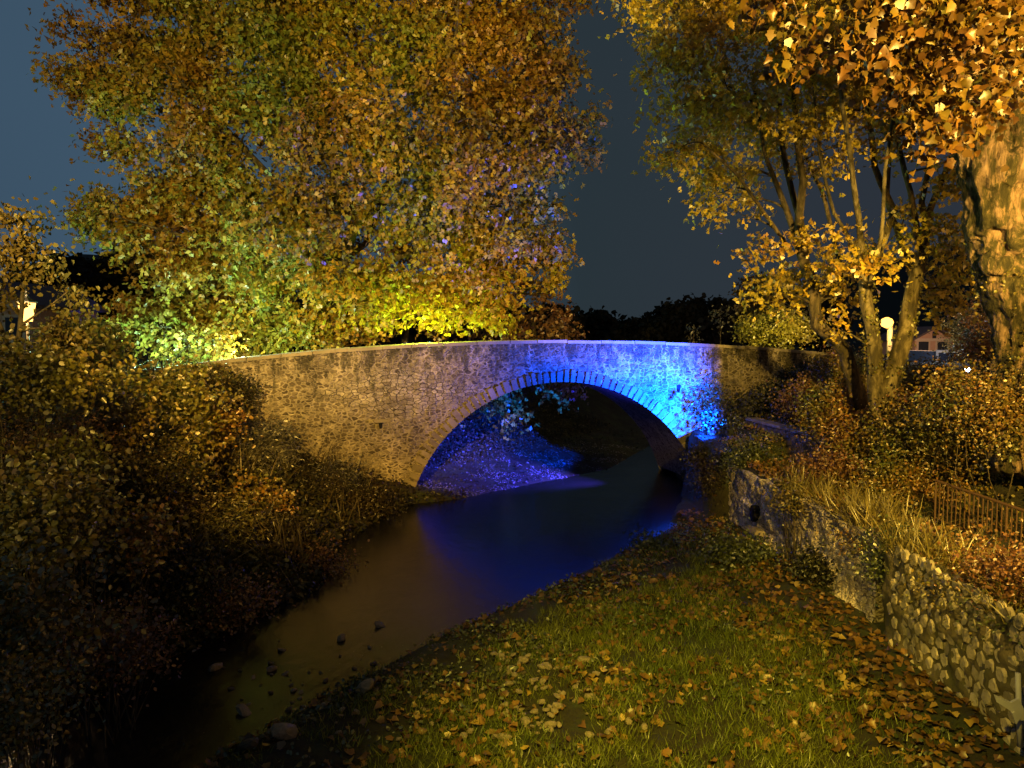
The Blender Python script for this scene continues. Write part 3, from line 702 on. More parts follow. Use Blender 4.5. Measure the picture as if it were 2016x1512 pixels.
# --- right multi-stem trees
dA = 22.5
baseA = Vector(tuple(P(1700, 760, dA))[:2] + (4.4,))
la = [([baseA] + Q((1665, 690, dA), (1612, 640, dA), (1600, 560, dA), (1572, 480, dA)), [.26, .22, .2, .18, .16]),
      (Q((1572, 480, dA), (1579, 357, 22), (1567, 238, 21.6), (1556, 139, 21), (1540, 0, 21)), [.15, .11, .09, .07, .05]),
      (Q((1572, 480, dA), (1532, 377, 22.6), (1504, 294, 22.8), (1480, 150, 23)), [.11, .085, .06, .04]),
      (Q((1590, 500, dA), (1563, 397, 23), (1536, 270, 23.4), (1534, 150, 24), (1500, -30, 24)), [.12, .10, .08, .06, .04]),
      (Q((1560, 500, dA), (1528, 452, 22), (1452, 345, 21), (1380, 280, 20.6)), [.07, .06, .045, .03]),
      (Q((1604, 600, dA), (1660, 560, 22.8), (1647, 496, 23), (1619, 377, 23.2), (1579, 290, 23.5), (1560, 150, 24)), [.10, .09, .075, .06, .045, .03])]
bA = [(1330, 30, 1.2), (1310, 120, .9), (1400, 60, 1.4), (1480, 20, 1.5), (1560, 60, 1.4), (1640, 20, 1.4), (1400, 160, 1.3), (1490, 140, 1.3), (1340, 210, .9), (1420, 240, 1.1), (1560, 170, 1.2), (1340, 290, .8), (1400, 320, .9), (1460, 330, .8), (1490, 250, 1.0), (1420, 380, .6), (1480, 390, .55), (1530, 300, .7), (1600, 320, .6), (1650, 290, .7), (1640, 180, 1.1), (1700, 130, 1.2),
      (1500, 480, .6), (1540, 530, .8), (1500, 570, .55), (1580, 560, .7), (1610, 480, .5), (1640, 540, .6), (1665, 580, .4), (1530, 600, .4), (1480, 430, .35), (1300, -60, 1.5), (1450, -80, 1.8), (1600, -80, 1.8),
      (1400, 420, .3), (1600, 625, .3)]
skel_tree('maple_tree', la, [(P(x, y, dA + rng.uniform(-1.6, 1.6)), r_) for x, y, r_ in bA], .185, M['leaf_right'], M['bark_dark'], 'slender multi-stemmed tree leaning left with thin yellow leaves right of the gap of sky', per=42, cl=.55, npc=13, kind='lobed', twr=.012, maxtw=900)
dB = 20.5
baseB = Vector(tuple(P(1738, 790, dB))[:2] + (4.3,))
lb = [([baseB] + Q((1722, 736, dB), (1715, 644, dB), (1705, 553, dB), (1692, 470, dB)), [.27, .22, .19, .17, .12]),
      ([baseB + Vector((.12, 0, .1))] + Q((1755, 745, dB), (1781, 670, dB), (1790, 612, dB), (1812, 500, dB), (1830, 420, dB)), [.27, .25, .23, .21, .16, .12]),
      (Q((1705, 600, dB), (1735, 470, 19.6), (1742, 330, 19.4), (1770, 160, 19)), [.07, .055, .045, .03]),
      (Q((1700, 520, dB), (1640, 420, 20.8), (1612, 300, 21), (1600, 150, 21)), [.06, .05, .04, .03]),
      (Q((1692, 470, dB), (1675, 317, 20), (1659, 210, 19.6), (1650, 60, 19)), [.09, .07, .06, .04]),
      (Q((1705, 560, dB), (1762, 417, 21), (1722, 329, 21), (1706, 187, 21), (1700, 40, 21)), [.12, .10, .085, .07, .05]),
      (Q((1800, 560, dB), (1746, 397, 21.5), (1754, 258, 22), (1750, 90, 22)), [.09, .07, .06, .04]),
      (Q((1812, 500, dB), (1794, 377, 20), (1758, 238, 19.8), (1740, 100, 19.6)), [.09, .075, .06, .04]),
      (Q((1826, 440, dB), (1817, 397, 20.5), (1841, 238, 20.5), (1850, 80, 20.5)), [.09, .08, .07, .05]),
      (Q((1828, 430, dB), (1881, 286, 20), (1920, 150, 19.5)), [.09, .07, .04])]
bB = [(1660, 60, 1.1), (1740, 40, 1.4), (1830, 50, 1.4), (1920, 40, 1.3), (1700, 160, 1.0), (1790, 160, 1.1), (1860, 190, 1.0), (1640, 220, .7), (1720, 260, .6), (1780, 250, .7), (1850, 330, .5), (1900, 370, .7), (1780, 430, .6), (1830, 460, .7), (1880, 480, .6), (1760, 510, .6), (1830, 540, .7), (1870, 570, .6), (1900, 540, .5), (1700, 500, .5), (1660, 470, .45), (1680, 540, .4), (1850, 600, .45), (1700, -60, 1.5), (1850, -60, 1.5), (1650, 650, .22)]
rB = skel_tree('twin_stem_tree', lb, [(P(x, y, dB + rng.uniform(-1.5, 1.5)), r_) for x, y, r_ in bB], .185, M['leaf_right'], M['bark'], 'tree with two thick stems forking in a V from the hedge by the round lamp', per=40, cl=.5, npc=13, kind='lobed', twr=.012, maxtw=800)
# --- the nearest tree
def knob(p, a, i):
    q = p * 1.0
    return 1 + .20 * noise.noise(Vector((q.x * 2.2, q.y * 2.2, q.z * .8))) + .13 * math.sin(a * 5 + q.z * 1.3 + 2 * noise.noise(q * .7)) + .10 * noise.noise(q * 5) + .18 * max(0, noise.noise(q * 1.6 + Vector((5, 5, 5))))
dC = 16.3
baseC = Vector(tuple(P(2040, 900, dC))[:2] + (3.6,))
lc = [([baseC] + Q((2045, 760, dC), (2030, 640, dC), (2002, 530, dC), (1985, 430, dC)), [.5, .5, .4, .3, .2]),
      (Q((1960, 400, dC), (1925, 320, dC), (1895, 240, dC - .2), (1880, 160, dC - .6), (1850, 20, dC - 2.5)), [.24, .2, .16, .12, .08]),
      (Q((1975, 380, dC), (1990, 290, dC), (2005, 190, dC), (2030, 60, dC)), [.3, .25, .2, .15]),
      (Q((1985, 420, dC), (2050, 330, dC + .3), (2090, 200, dC + .6)), [.3, .25, .2]),
      (Q((1890, 230, dC), (1850, 215, dC - 1.5), (1810, 250, dC - 3)), [.05, .03, .015]),
      (Q((1880, 160, dC - .6), (1800, 90, dC - 3), (1720, 60, dC - 4.5)), [.08, .05, .03])]
bC = [(1690, 40, .5), (1760, 30, .7), (1840, 40, .8), (1930, 30, .8), (2010, 60, .7), (1780, 110, .6), (1860, 120, .7), (1950, 130, .6), (1740, 150, .35), (1810, 190, .5), (1880, 190, .4), (1840, 240, .22), (1800, 230, .25), (1990, 180, .35), (1960, 215, .2), (1760, 95, .5), (1820, -30, .9), (1960, -40, .9), (1550, 60, .45), (1600, 110, .3), (1530, 30, .4), (1850, 270, .12), (1910, 255, .12)]
rC = skel_tree('pollarded_tree', lc, [(P(x, y, 11.4 + rng.uniform(-1.3, 1.6)), r_) for x, y, r_ in bC], .118, M['leaf_near'], M['bark_near'], 'gnarled pollarded trunk with peeling pale bark and golden leaves at the right edge', per=42, cl=.46, npc=20, kind='maple', twr=.012, maxtw=900, droop=1.0)
# ivy leaves on the near trunk and stems
def ivy_on(name, pts, rad, n_, sz, m, parent=None, label=None):
    q = []; pts = [Vector(p) for p in pts]
    for _ in range(n_):
        i = random.randrange(len(pts) - 1); f = random.random(); p = pts[i].lerp(pts[i + 1], f); r_ = rad[i] + (rad[i + 1] - rad[i]) * f
        a_ = random.uniform(0, 6.283)
        if noise.noise(Vector((p.z * 1.5, a_, 3))) < -.05: continue
        q.append((p.x + math.cos(a_) * r_ * 1.1, p.y + math.sin(a_) * r_ * 1.1, p.z))
    return leaves(name, np.array(q), sz, 'leaf', m, parent, .6)
def fuse(root, lims, m, vox=.055):
    b = MB()
    for pts, rad in lims:
        q = []; qr = []; pts = [Vector(p) for p in pts]
        for i in range(len(pts) - 1):
            for j in range(6):
                f = j / 6; q.append(pts[i].lerp(pts[i + 1], f)); qr.append(rad[i] + (rad[i + 1] - rad[i]) * f)
        q.append(pts[-1]); qr.append(rad[-1]); b.tube(q, qr, 20)
    import bmesh
    bm = bmesh.new()
    for p, r_ in BURLS: bmesh.ops.create_icosphere(bm, subdivisions=3, radius=r_, matrix=Matrix.Translation(p))
    me = bpy.data.meshes.new('x'); bm.to_mesh(me); bm.free(); k = len(b.v); b.v += [tuple(v.co) for v in me.vertices]; b.f += [tuple(k + i for i in p.vertices) for p in me.polygons]
    o = b.build('trunk', m, root, True); rm = o.modifiers.new('r', 'REMESH'); rm.mode = 'VOXEL'; rm.voxel_size = vox; sm = o.modifiers.new('s', 'SMOOTH'); sm.iterations = 22
    dg = bpy.context.evaluated_depsgraph_get(); me2 = bpy.data.meshes.new_from_object(o.evaluated_get(dg)); o.modifiers.clear(); o.data = me2
    nr = [v.normal.copy() for v in me2.vertices]
    for v, n_ in zip(me2.vertices, nr):
        c = v.co; a = noise.noise(Vector((c.x * 1.5, c.y * 1.5, c.z * .7))); wv_ = noise.noise(Vector((c.x * 6 + a * 3, c.y * 6, c.z * 1.1))); rd = 1 - abs(wv_) * 2.4
        v.co = c + n_ * ((.09 * a + .06 * rd + .07 * (1 - abs(noise.noise(Vector((c.x * 3.2 + a, c.y * 3.2, c.z * .45)))) * 3) + .05 * noise.noise(c * 7) + .08 * max(0, noise.noise(c * 2.3) - .15)))
    me2.polygons.foreach_set('use_smooth', [True] * len(me2.polygons)); me2.update()
    if not me2.materials: me2.materials.append(m)
    o.location = -Vector(root.location); return o
for ch in list(rC.children):
    if ch.name.startswith('trunk'): ch.name = 'branch'
BURLS = [(P(1940, 400, dC - .1), .22), (P(1925, 455, dC), .18), (P(1985, 330, dC - .6), .36), (P(1900, 290, dC), .27), (P(2010, 470, dC - .6), .30), (P(1965, 520, dC - .4), .25), (P(1950, 340, dC - .5), .28), (P(1995, 250, dC - .2), .3)]
fuse(rC, [([baseC] + Q((2045, 760, dC), (2030, 640, dC), (2002, 530, dC), (1982, 430, dC), (1975, 350, dC), (1985, 300, dC)), [.86, .80, .70, .66, .74, .60, .35]),
  (Q((1975, 470, dC), (1935, 350, dC), (1900, 250, dC - .2), (1882, 160, dC - .6), (1862, 70, dC - 1.2)), [.45, .40, .27, .17, .1]),
  (Q((1985, 430, dC), (1990, 290, dC), (2005, 190, dC), (2030, 60, dC), (2040, -80, dC)), [.5, .42, .32, .24, .18]),
  (Q((1985, 470, dC), (2050, 330, dC + .3), (2090, 200, dC + .6), (2120, 0, dC + .6)), [.5, .40, .28, .2]),
  (Q((1960, 450, dC - .3), (1952, 330, dC - .4), (1945, 210, dC - .6), (1925, 80, dC - 1)), [.4, .3, .2, .12])], M['bark_near'])
iv = ivy_on('ivy', Q((2040, 790, dC), (2022, 640, dC), (1998, 530, dC), (1985, 470, dC)), [.86, .82, .74, .72], 1100, .07, M['leaf_olive'], rC); iv.location = -Vector(rC.location)

for pts_, rad_, nn in ((Q((1722, 736, dB), (1715, 644, dB), (1705, 553, dB), (1692, 470, dB)), [.22, .2, .17, .12], 900), (Q((1755, 745, dB), (1781, 670, dB), (1790, 612, dB), (1812, 500, dB)), [.27, .25, .22, .16], 500)):
    o = ivy_on('ivy', pts_, rad_, nn, .085, M['leaf_olive'], rB); o.location = -Vector(rB.location)
# small saplings behind the parapet
for (x, y0, y1, r_, lab) in ((1418, 676, 620, .75, 'young slim tree with a pale oval crown standing behind the parapet'), (1365, 674, 655, .38, 'tiny sapling poking above the parapet left of the young tree')):
    d = 40; bs = Vector(tuple(P(x, y0, d))[:2] + (5.0,))
    skel_tree('young_tree', [([bs] + Q((x, (y0 + y1) / 2, d), (x, y1, d)), [.05, .04, .02])], [(P(x, y1 + k * 14, d), (r_ * .6, r_ * .6, r_ * .7)) for k in range(-1, 2)], .16, M['leaf_grey'], M['bark_dark'], lab, per=14, cl=.35, npc=9)

# ------------------------------------------------------------------ shrubs
def shrub(name, x, y, d, r, m, label, n=3500, sz=.09, kind='leaf', cat='shrub', group=None, cl=.32, droop=.4, stems=6, per=24, stem_m='bark_dark'):
    """(x, y) pixel of its middle, r = (half width, half depth, half height) in metres"""
    c = P(x, y, d); gz = float(terr(c.x, c.y)); root = empty(name, (c.x, c.y, min(gz, c.z - r[2] * .5))); tag(root, label, cat, group)
    b = MB(); base = root.location
    k = max(4, int(n / per)); cc = ball(k) * np.array(r) + np.array(c)
    cc = cc[cc[:, 2] > base.z - .1] if (cc[:, 2] > base.z - .1).sum() > 4 else cc
    for i in range(min(len(cc), (4 if x > 1780 else stems * 3))):
        e_ = Vector(cc[i]); s_ = base + Vector((rng.normal() * r[0] * .25, rng.normal() * r[1] * .25, -.1)); md = s_.lerp(e_, .5) + Vector((rng.normal(), rng.normal(), .5)) * .12 * r[0]
        b.tube([s_, md, e_], [.016, .010, .004], 4, False)
    t_ = b.build('stem', M[stem_m], root); t_.location = -base
    p = np.concatenate([q + rng.normal(0, 1, (int(per * rng.uniform(.5, 1.5)), 3)) * np.array([1, 1, .8]) * cl * rng.uniform(.4, 1.0) for q in cc])
    l_ = leaves('foliage', p, sz, kind, m, root, droop); l_.location = -base; return root
D_, O_, H_, G_, RU_, GR_, Y_ = (M[k] for k in ('leaf_dark', 'leaf_olive', 'leaf_hedge', 'leaf_green', 'leaf_rust', 'leaf_grey', 'leaf_yellow'))
SH = [  # left bank, from far to near
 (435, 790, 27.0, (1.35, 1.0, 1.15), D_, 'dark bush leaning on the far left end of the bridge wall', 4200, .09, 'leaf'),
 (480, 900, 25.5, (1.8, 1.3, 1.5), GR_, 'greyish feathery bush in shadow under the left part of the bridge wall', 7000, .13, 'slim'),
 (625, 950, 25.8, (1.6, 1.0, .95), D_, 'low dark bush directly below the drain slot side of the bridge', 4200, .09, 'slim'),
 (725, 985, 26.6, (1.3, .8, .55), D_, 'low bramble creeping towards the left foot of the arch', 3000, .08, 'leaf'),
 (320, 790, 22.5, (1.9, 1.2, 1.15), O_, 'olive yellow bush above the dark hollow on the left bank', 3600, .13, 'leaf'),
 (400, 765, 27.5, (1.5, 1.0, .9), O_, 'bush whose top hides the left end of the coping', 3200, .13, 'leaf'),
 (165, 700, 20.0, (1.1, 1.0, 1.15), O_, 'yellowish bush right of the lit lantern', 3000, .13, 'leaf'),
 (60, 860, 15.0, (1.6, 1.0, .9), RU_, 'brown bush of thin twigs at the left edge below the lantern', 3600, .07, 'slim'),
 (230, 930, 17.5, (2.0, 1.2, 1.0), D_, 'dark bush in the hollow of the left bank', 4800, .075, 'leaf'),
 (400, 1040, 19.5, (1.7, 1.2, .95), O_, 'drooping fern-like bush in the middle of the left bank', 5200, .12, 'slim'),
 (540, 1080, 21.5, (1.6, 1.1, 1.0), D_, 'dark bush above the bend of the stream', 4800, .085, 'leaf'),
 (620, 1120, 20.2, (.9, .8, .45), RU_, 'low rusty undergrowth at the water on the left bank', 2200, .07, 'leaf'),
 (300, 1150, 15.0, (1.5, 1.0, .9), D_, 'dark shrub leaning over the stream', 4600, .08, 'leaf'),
 (430, 1180, 16.2, (1.2, .8, .5), RU_, 'rusty low shrub beside the narrowing stream', 2600, .07, 'leaf'),
 (90, 1010, 11.8, (1.1, .9, .7), O_, 'amber leafed bush at the left edge halfway down', 2200, .10, 'leaf'),
 (60, 1200, 9.6, (.95, .8, .75), O_, 'round-leaved bush at the left edge in front', 2400, .085, 'leaf'),
 (230, 1270, 11.8, (1.0, .8, .55), RU_, 'brown leafed creeper hanging to the dark stream', 2800, .065, 'leaf'),
 (20, 1390, 8.2, (.7, .7, .45), O_, 'bright twiggy bush in the lower left corner', 2200, .055, 'leaf'),
 (60, 740, 14.0, (1.3, .8, .7), O_, 'bush with green and amber leaves beneath the lit lantern', 2400, .10, 'leaf'),
 (545, 868, 26.4, (.8, .6, 1.0), GR_, 'wispy upright bush tip standing against the lit bridge wall', 1500, .20, 'slim'),
 (665, 940, 26.8, (.8, .5, .6), GR_, 'small wispy bush below the drain slot', 1100, .18, 'slim'),
 (350, 900, 20.5, (1.2, .9, 1.1), O_, 'tall golden bush in the middle of the left bank', 2400, .12, 'leaf'),
 (200, 810, 17.5, (1.3, .9, 1.0), O_, 'tall golden bush between the lantern and the hollow', 2600, .11, 'leaf'),
 (130, 930, 13.6, (.9, .8, .8), O_, 'golden leafed bush left of the dark hollow', 1900, .10, 'leaf'),
 (500, 990, 23.0, (1.1, .9, .9), H_, 'brown bush leaning out above the bend of the stream', 2400, .12, 'leaf'),
 (260, 1060, 13.8, (.9, .7, .6), H_, 'brown leafy bush over the lower stream bank', 1700, .10, 'leaf'),
 (420, 830, 23.6, (1.0, .8, .9), H_, 'brown bush top catching light left of the bridge face', 2200, .12, 'leaf'),
 # right side
 (330, 742, 27.8, (1.7, .6, .42), D_, 'dark low bush hiding where the parapet runs out at left', 3000, .09, 'leaf'),
 (1870, 1165, 12.6, (.22, .9, .16), O_, 'trailing weeds on the far top edge of the hexagonal stone wall', 700, .055, 'leaf'),
 (1985, 1225, 11.0, (.18, .6, .13), G_, 'small green weeds on the near top edge of the hexagonal stone wall', 450, .05, 'leaf'),
 (1690, 1060, 16.6, (.3, .9, .2), H_, 'brown weeds spilling over the near end of the rubble wall', 900, .06, 'leaf'),
 (1975, 945, 17.9, (1.3, .45, .6), H_, 'amber bush filling the gap under the big trunk behind the railing', 3400, .07, 'leaf'),
 (1900, 985, 18.6, (1.6, .35, .45), H_, 'leafy slope right behind the iron railing', 4200, .07, 'leaf'),
 (1385, 905, 28.0, (.5, .5, .5), D_, 'black bush at the right foot of the arch', 2200, .08, 'leaf'),
 (1398, 945, 26.4, (.5, .8, .75), D_, 'dark creeper hanging at the end of the rubble wall', 1800, .07, 'leaf'),
 (1402, 775, 31.2, (.8, .2, .95), G_, 'feathery shrub silhouetted in the blue light against the bridge', 900, .16, 'slim'),
 (1446, 832, 29.4, (.28, .25, .2), G_, 'small grassy tuft lit bright blue beside the floodlight', 260, .14, 'slim'),
 (1475, 905, 25.3, (.85, .6, .5), G_, 'rounded green bush on top of the far end of the rubble wall', 2800, .075, 'leaf'),
 (1585, 795, 27.2, (1.05, .9, .95), RU_, 'dark rusty bush in front of the right end of the bridge', 4800, .085, 'leaf'),
 (1650, 730, 28.0, (1.0, .8, .8), H_, 'hedge top hiding the right end of the parapet', 3600, .085, 'leaf'),
 (1640, 810, 23.5, (1.2, .9, .95), H_, 'brown hedge bush left of the forked tree', 5200, .08, 'leaf'),
 (1700, 870, 21.5, (1.1, .9, .9), H_, 'brown hedge bush below the forked tree', 5200, .075, 'leaf'),
 (1800, 850, 19.8, (1.2, .9, .95), H_, 'hedge bush right below the fork of the twin stems', 5600, .075, 'leaf'),
 (1640, 930, 21.0, (1.0, .8, .6), RU_, 'dark lower bush over the rubble wall', 3800, .075, 'leaf'),
 (1755, 950, 19.4, (1.0, .6, .65), H_, 'bush at the left end of the iron railing', 4200, .07, 'leaf'),
 (1890, 790, 18.0, (1.2, .8, .9), H_, 'yellow-brown hedge bush above the iron railing', 5600, .07, 'leaf'),
 (1890, 868, 18.8, (1.2, .6, .6), H_, 'lower hedge bush behind the left bars of the railing', 5200, .065, 'leaf'),
 (1985, 800, 15.9, (1.2, .6, 1.0), H_, 'amber hedge bush at the right edge under the big trunk', 5200, .06, 'leaf'),
 (2000, 895, 17.2, (1.1, .6, .6), H_, 'hedge bush behind the right bars of the railing', 4600, .06, 'leaf'),
 (1820, 750, 26.5, (1.2, .8, .8), H_, 'ivy bush on the wall end lit by the round lamp', 3600, .08, 'leaf'),
 (1530, 650, 40.0, (2.2, 1.2, 1.1), Y_, 'yellow lit hedge behind the right part of the parapet', 5600, .14, 'leaf'),
 (1500, 600, 44.0, (1.8, 1.4, 2.2), H_, 'dim tall bush between the young tree and the yellow hedge', 4200, .18, 'leaf'),
 (1905, 655, 33.0, (.85, .7, 1.15), GR_, 'pale rounded shrub behind the bright white light', 4200, .08, 'leaf'),
 (1950, 690, 22.5, (.8, .6, .6), RU_, 'red-brown bush in front of the distant white light', 2600, .09, 'leaf'),
 (1945, 620, 30.0, (.7, .6, 1.0), RU_, 'thin russet bush left of the big trunk', 900, .12, 'leaf'),
 (1760, 1110, 15.0, (.32, .5, .75), G_, 'curtain of ivy in the recess between the two retaining walls', 3000, .06, 'leaf'),
 (1565, 985, 19.7, (.25, 1.2, .16), O_, 'tufted overgrowth on top of the rubble wall', 1500, .07, 'leaf'),
 (1990, 1125, 11.5, (.5, .8, .2), RU_, 'orange-leaved bush drooping over the hexagonal stone wall', 2200, .055, 'leaf'),
 (1610, 1120, 17.8, (.35, .6, .28), D_, 'dark weed clump at the foot of the rubble wall', 1700, .08, 'leaf'),
 (1290, 1085, 22.0, (.7, .5, .28), G_, 'low green plant at the water edge on the grass bank', 1900, .09, 'leaf'),
 (1460, 1085, 20.0, (1.0, .8, .22), G_, 'low nettles on the grass near the rubble wall', 2400, .09, 'leaf'),
]
for (x, y, d, r, m_, lab, n_, sz, kd) in SH: shrub('shrub', x, y, d, r, m_, lab, n_, sz, kd)
# willow-like sapling at the left edge
wl = [([Vector(tuple(P(40, 800, 16.5))[:2] + (3.6,))] + Q((30, 700, 16.5), (45, 560, 16.5), (60, 470, 16.5)), [.07, .06, .04, .015]), (Q((30, 720, 16.5), (-20, 600, 16.5), (0, 460, 16.5)), [.05, .04, .015]), (Q((40, 640, 16.5), (100, 600, 16.8), (150, 560, 17)), [.03, .02, .01])]
skel_tree('willow_tree', wl, [(P(x, y, 16.5 + rng.uniform(-.7, .7)), (r_, r_, r_ * 1.25)) for x, y, r_ in ((20, 430, .38), (50, 470, .42), (10, 500, .5), (85, 490, .3), (30, 540, .3), (130, 570, .3), (-10, 590, .4), (120, 540, .22), (145, 590, .2), (110, 650, .4), (0, 690, .3), (150, 680, .3), (75, 430, .2))],
          .105, M['leaf_willow'], M['bark_dark'], 'wispy yellowing tree in front of the lit lantern at the left edge', per=40, cl=.36, npc=36, kind='leaf', twr=.008, droop=.9)

# ------------------------------------------------------------------ grass, reeds, litter
def on_ground(n_, x0, x1, y0, y1, keep):
    x = rng.uniform(x0, x1, n_); y = y0 + (y1 - y0) * rng.uniform(0, 1, n_) ** 1.25; k = keep(x, y); x, y = x[k], y[k]
    z = terr(x, y) + fbm(x, y, 1.7, 4) * .05 * np.clip(terr(x, y) * 3, 0, 1)
    return np.stack([x, y, z], 1)
def bank(x, y): return (x - xr(y) > -.12) & (x < 7.5) & (y < 27)
def gdens(x, y):
    f = .45 * fbm(x * 1.0, y * 1.0, 2.3, 2) - .45 * ((np.abs(x - (.25 + (14.7 - y) * .14)) < .30 + (14.7 - y) * .09) & (y < 14.9)) + fbm(x, y, .8, 3) * .35 + np.clip((x - xr(y) - 1.2) * .35, -.2, .9) - np.clip((x - 4.9) * .55, 0, 1.2)
    return bank(x, y) & (rng.uniform(0, 1, len(x)) < f)
p = on_ground(230000, -6, 7.6, 7, 26, gdens)
tag(leaves('grass', p, .12, 'blade', M['grass'], None, vert=True, jit=.6), 'short green grass on the bank in front', 'grass', kind='stuff')
p = on_ground(60000, -7, 7.6, 7, 26, lambda x, y: bank(x, y) & (fbm(x + 5, y, 1.3, 3) * .6 + .35 - np.clip((x - xr(y) - 2.0) * .2, 0, .6) > rng.uniform(0, 1, len(x)))); p[:, 2] += rng.uniform(0, .12, len(p))
tag(leaves('ground_cover', p, .07, 'leaf', M['leaf_green'], None, .1), 'low leafy weeds covering the bank beside the stream', 'ground cover', kind='stuff')
p = on_ground(16500, -7, 7.6, 7, 27, lambda x, y: bank(x, y) & ((np.abs(x - (.25 + (14.7 - y) * .14)) > .35 + (14.7 - y) * .09) | (y > 14.9) | (rng.uniform(0, 1, len(x)) < .25)) & (fbm(x, y + 3, 1.1, 3) * .5 + .42 + np.clip((x - 4.2) * .25, 0, .6) > rng.uniform(0, 1, len(x)))); p[:, 2] += .03 + rng.uniform(0, .05, len(p))
tag(leaves('fallen_leaves', p, .125, 'maple', M['litter'], None, flat=True, jit=.4), 'fallen plane leaves scattered over the grass bank', 'leaves', kind='stuff')
# undergrowth on the left bank, far bank and terraces
p = on_ground(60000, -16, -2, 8, 30, lambda x, y: (xl(y) - x > -.3) & (y < 30.1 + .2 * x)); p[:, 2] = np.maximum(p[:, 2], .02) + rng.uniform(0, 1, len(p)) ** 1.6 * (.35 + .35 * fbm(p[:, 0], p[:, 1], 1.1, 2).clip(0, 2))
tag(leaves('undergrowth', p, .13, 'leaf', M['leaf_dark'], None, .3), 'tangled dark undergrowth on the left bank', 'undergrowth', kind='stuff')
p = on_ground(75000, -12, 16, 30, 50, lambda x, y: ((xl(y) - x > .15) | (x - xr(y) > .3)) & (x > -8) & (((xl(y) - x) > 5.2) | (xr(y) < x) | (rng.uniform(0, 1, len(x)) < .10))); h_ = terr(p[:, 0], p[:, 1]); p[:, 2] += rng.uniform(0, 1, len(p)) * np.clip(h_ * .5, .06, 1.1)
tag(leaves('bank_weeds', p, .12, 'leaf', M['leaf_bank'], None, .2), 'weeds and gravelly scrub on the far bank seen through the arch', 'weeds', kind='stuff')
p = on_ground(50000, 7.9, 18, 6, 31, lambda x, y: (y < 31.4 + .2 * (x - 8)) & ((np.abs(x - 8.2) > 1.2) | (y < 28.0))); p[:, 2] += rng.uniform(0, .22, len(p))
pk = rng.uniform(0, 1, len(p)) < np.where((p[:, 0] > 9.2) & (p[:, 1] < 22), .35, 1); p = p[pk]
tag(leaves('terrace_weeds', p, .09, 'leaf', M['leaf_hedge'], None, .3), 'leafy weeds on the terrace above the retaining walls', 'weeds', kind='stuff')
p = on_ground(22000, 7.15, 11.5, 8, 22, lambda x, y: (x < 9.0) & (fbm(x, y, 1.2, 2) * .5 + .35 > rng.uniform(0, 1, len(x))) & ((x > 7.75) | (y < 14.5)) & (x > np.where(y < 14.6, 7.45, 7.75)));
p[:, 2] = np.maximum(p[:, 2], 2.2)
tag(leaves('long_grass', p, .6, 'reed', M['reed'], None, vert=True, jit=.5, droop=.3), 'long pale grass overhanging the retaining walls', 'grass', kind='stuff')

p = on_ground(9000, -15, -3, 9, 29, lambda x, y: (xl(y) - x > -.1) & (fbm(x, y, .9, 3) > .25) & (y < 29.9 + .2 * x)); p[:, 2] = np.maximum(p[:, 2], 0)
tag(leaves('tall_grass', p, 1.0, 'reed', M['reed_dark'], None, vert=True, jit=.5), 'dark tufts of tall grass among the bushes of the left bank', 'grass', kind='stuff')
# gravel on the flat far bank under the arch
def gravel(name, p, sz, m):
    n_ = len(p); O_ = np.array([(1, 0, 0), (0, 1, 0), (-1, 0, 0), (0, -1, 0), (0, 0, .6), (0, 0, -.6)]) ; FF = np.array([(0, 1, 4), (1, 2, 4), (2, 3, 4), (3, 0, 4), (1, 0, 5), (2, 1, 5), (3, 2, 5), (0, 3, 5)])
    V_ = p[:, None, :] + (O_[None] * (1 + rng.uniform(-.35, .35, (n_, 6, 3)))) * (sz * rng.uniform(.4, 1.6, n_))[:, None, None]
    return mesh_np(name, V_.reshape(-1, 3), [(FF[None] + (np.arange(n_) * 6)[:, None, None]).reshape(-1, 3)], m)
p = on_ground(26000, -8, 12, 29.8, 44, lambda x, y: ((xl(y) - x) > -.05) & ((xl(y) - x) < 6) & (fbm(x, y, 1.5, 3) * .8 + .35 > rng.uniform(0, 1, len(x))))
tag(gravel('gravel', p, .035, M['gravel']), 'loose gravel on the low bank lit violet under the arch', 'gravel', kind='stuff')
p = on_ground(9000, -7, 5, 7, 20, lambda x, y: (x - xr(y) > -1.3) & (x - xr(y) < .9)); p[:, 2] = np.maximum(p[:, 2], -.03)
tag(gravel('shingle', p, .035, M['rock_dark']), 'wet shingle along the near edge of the stream', 'gravel', kind='stuff')
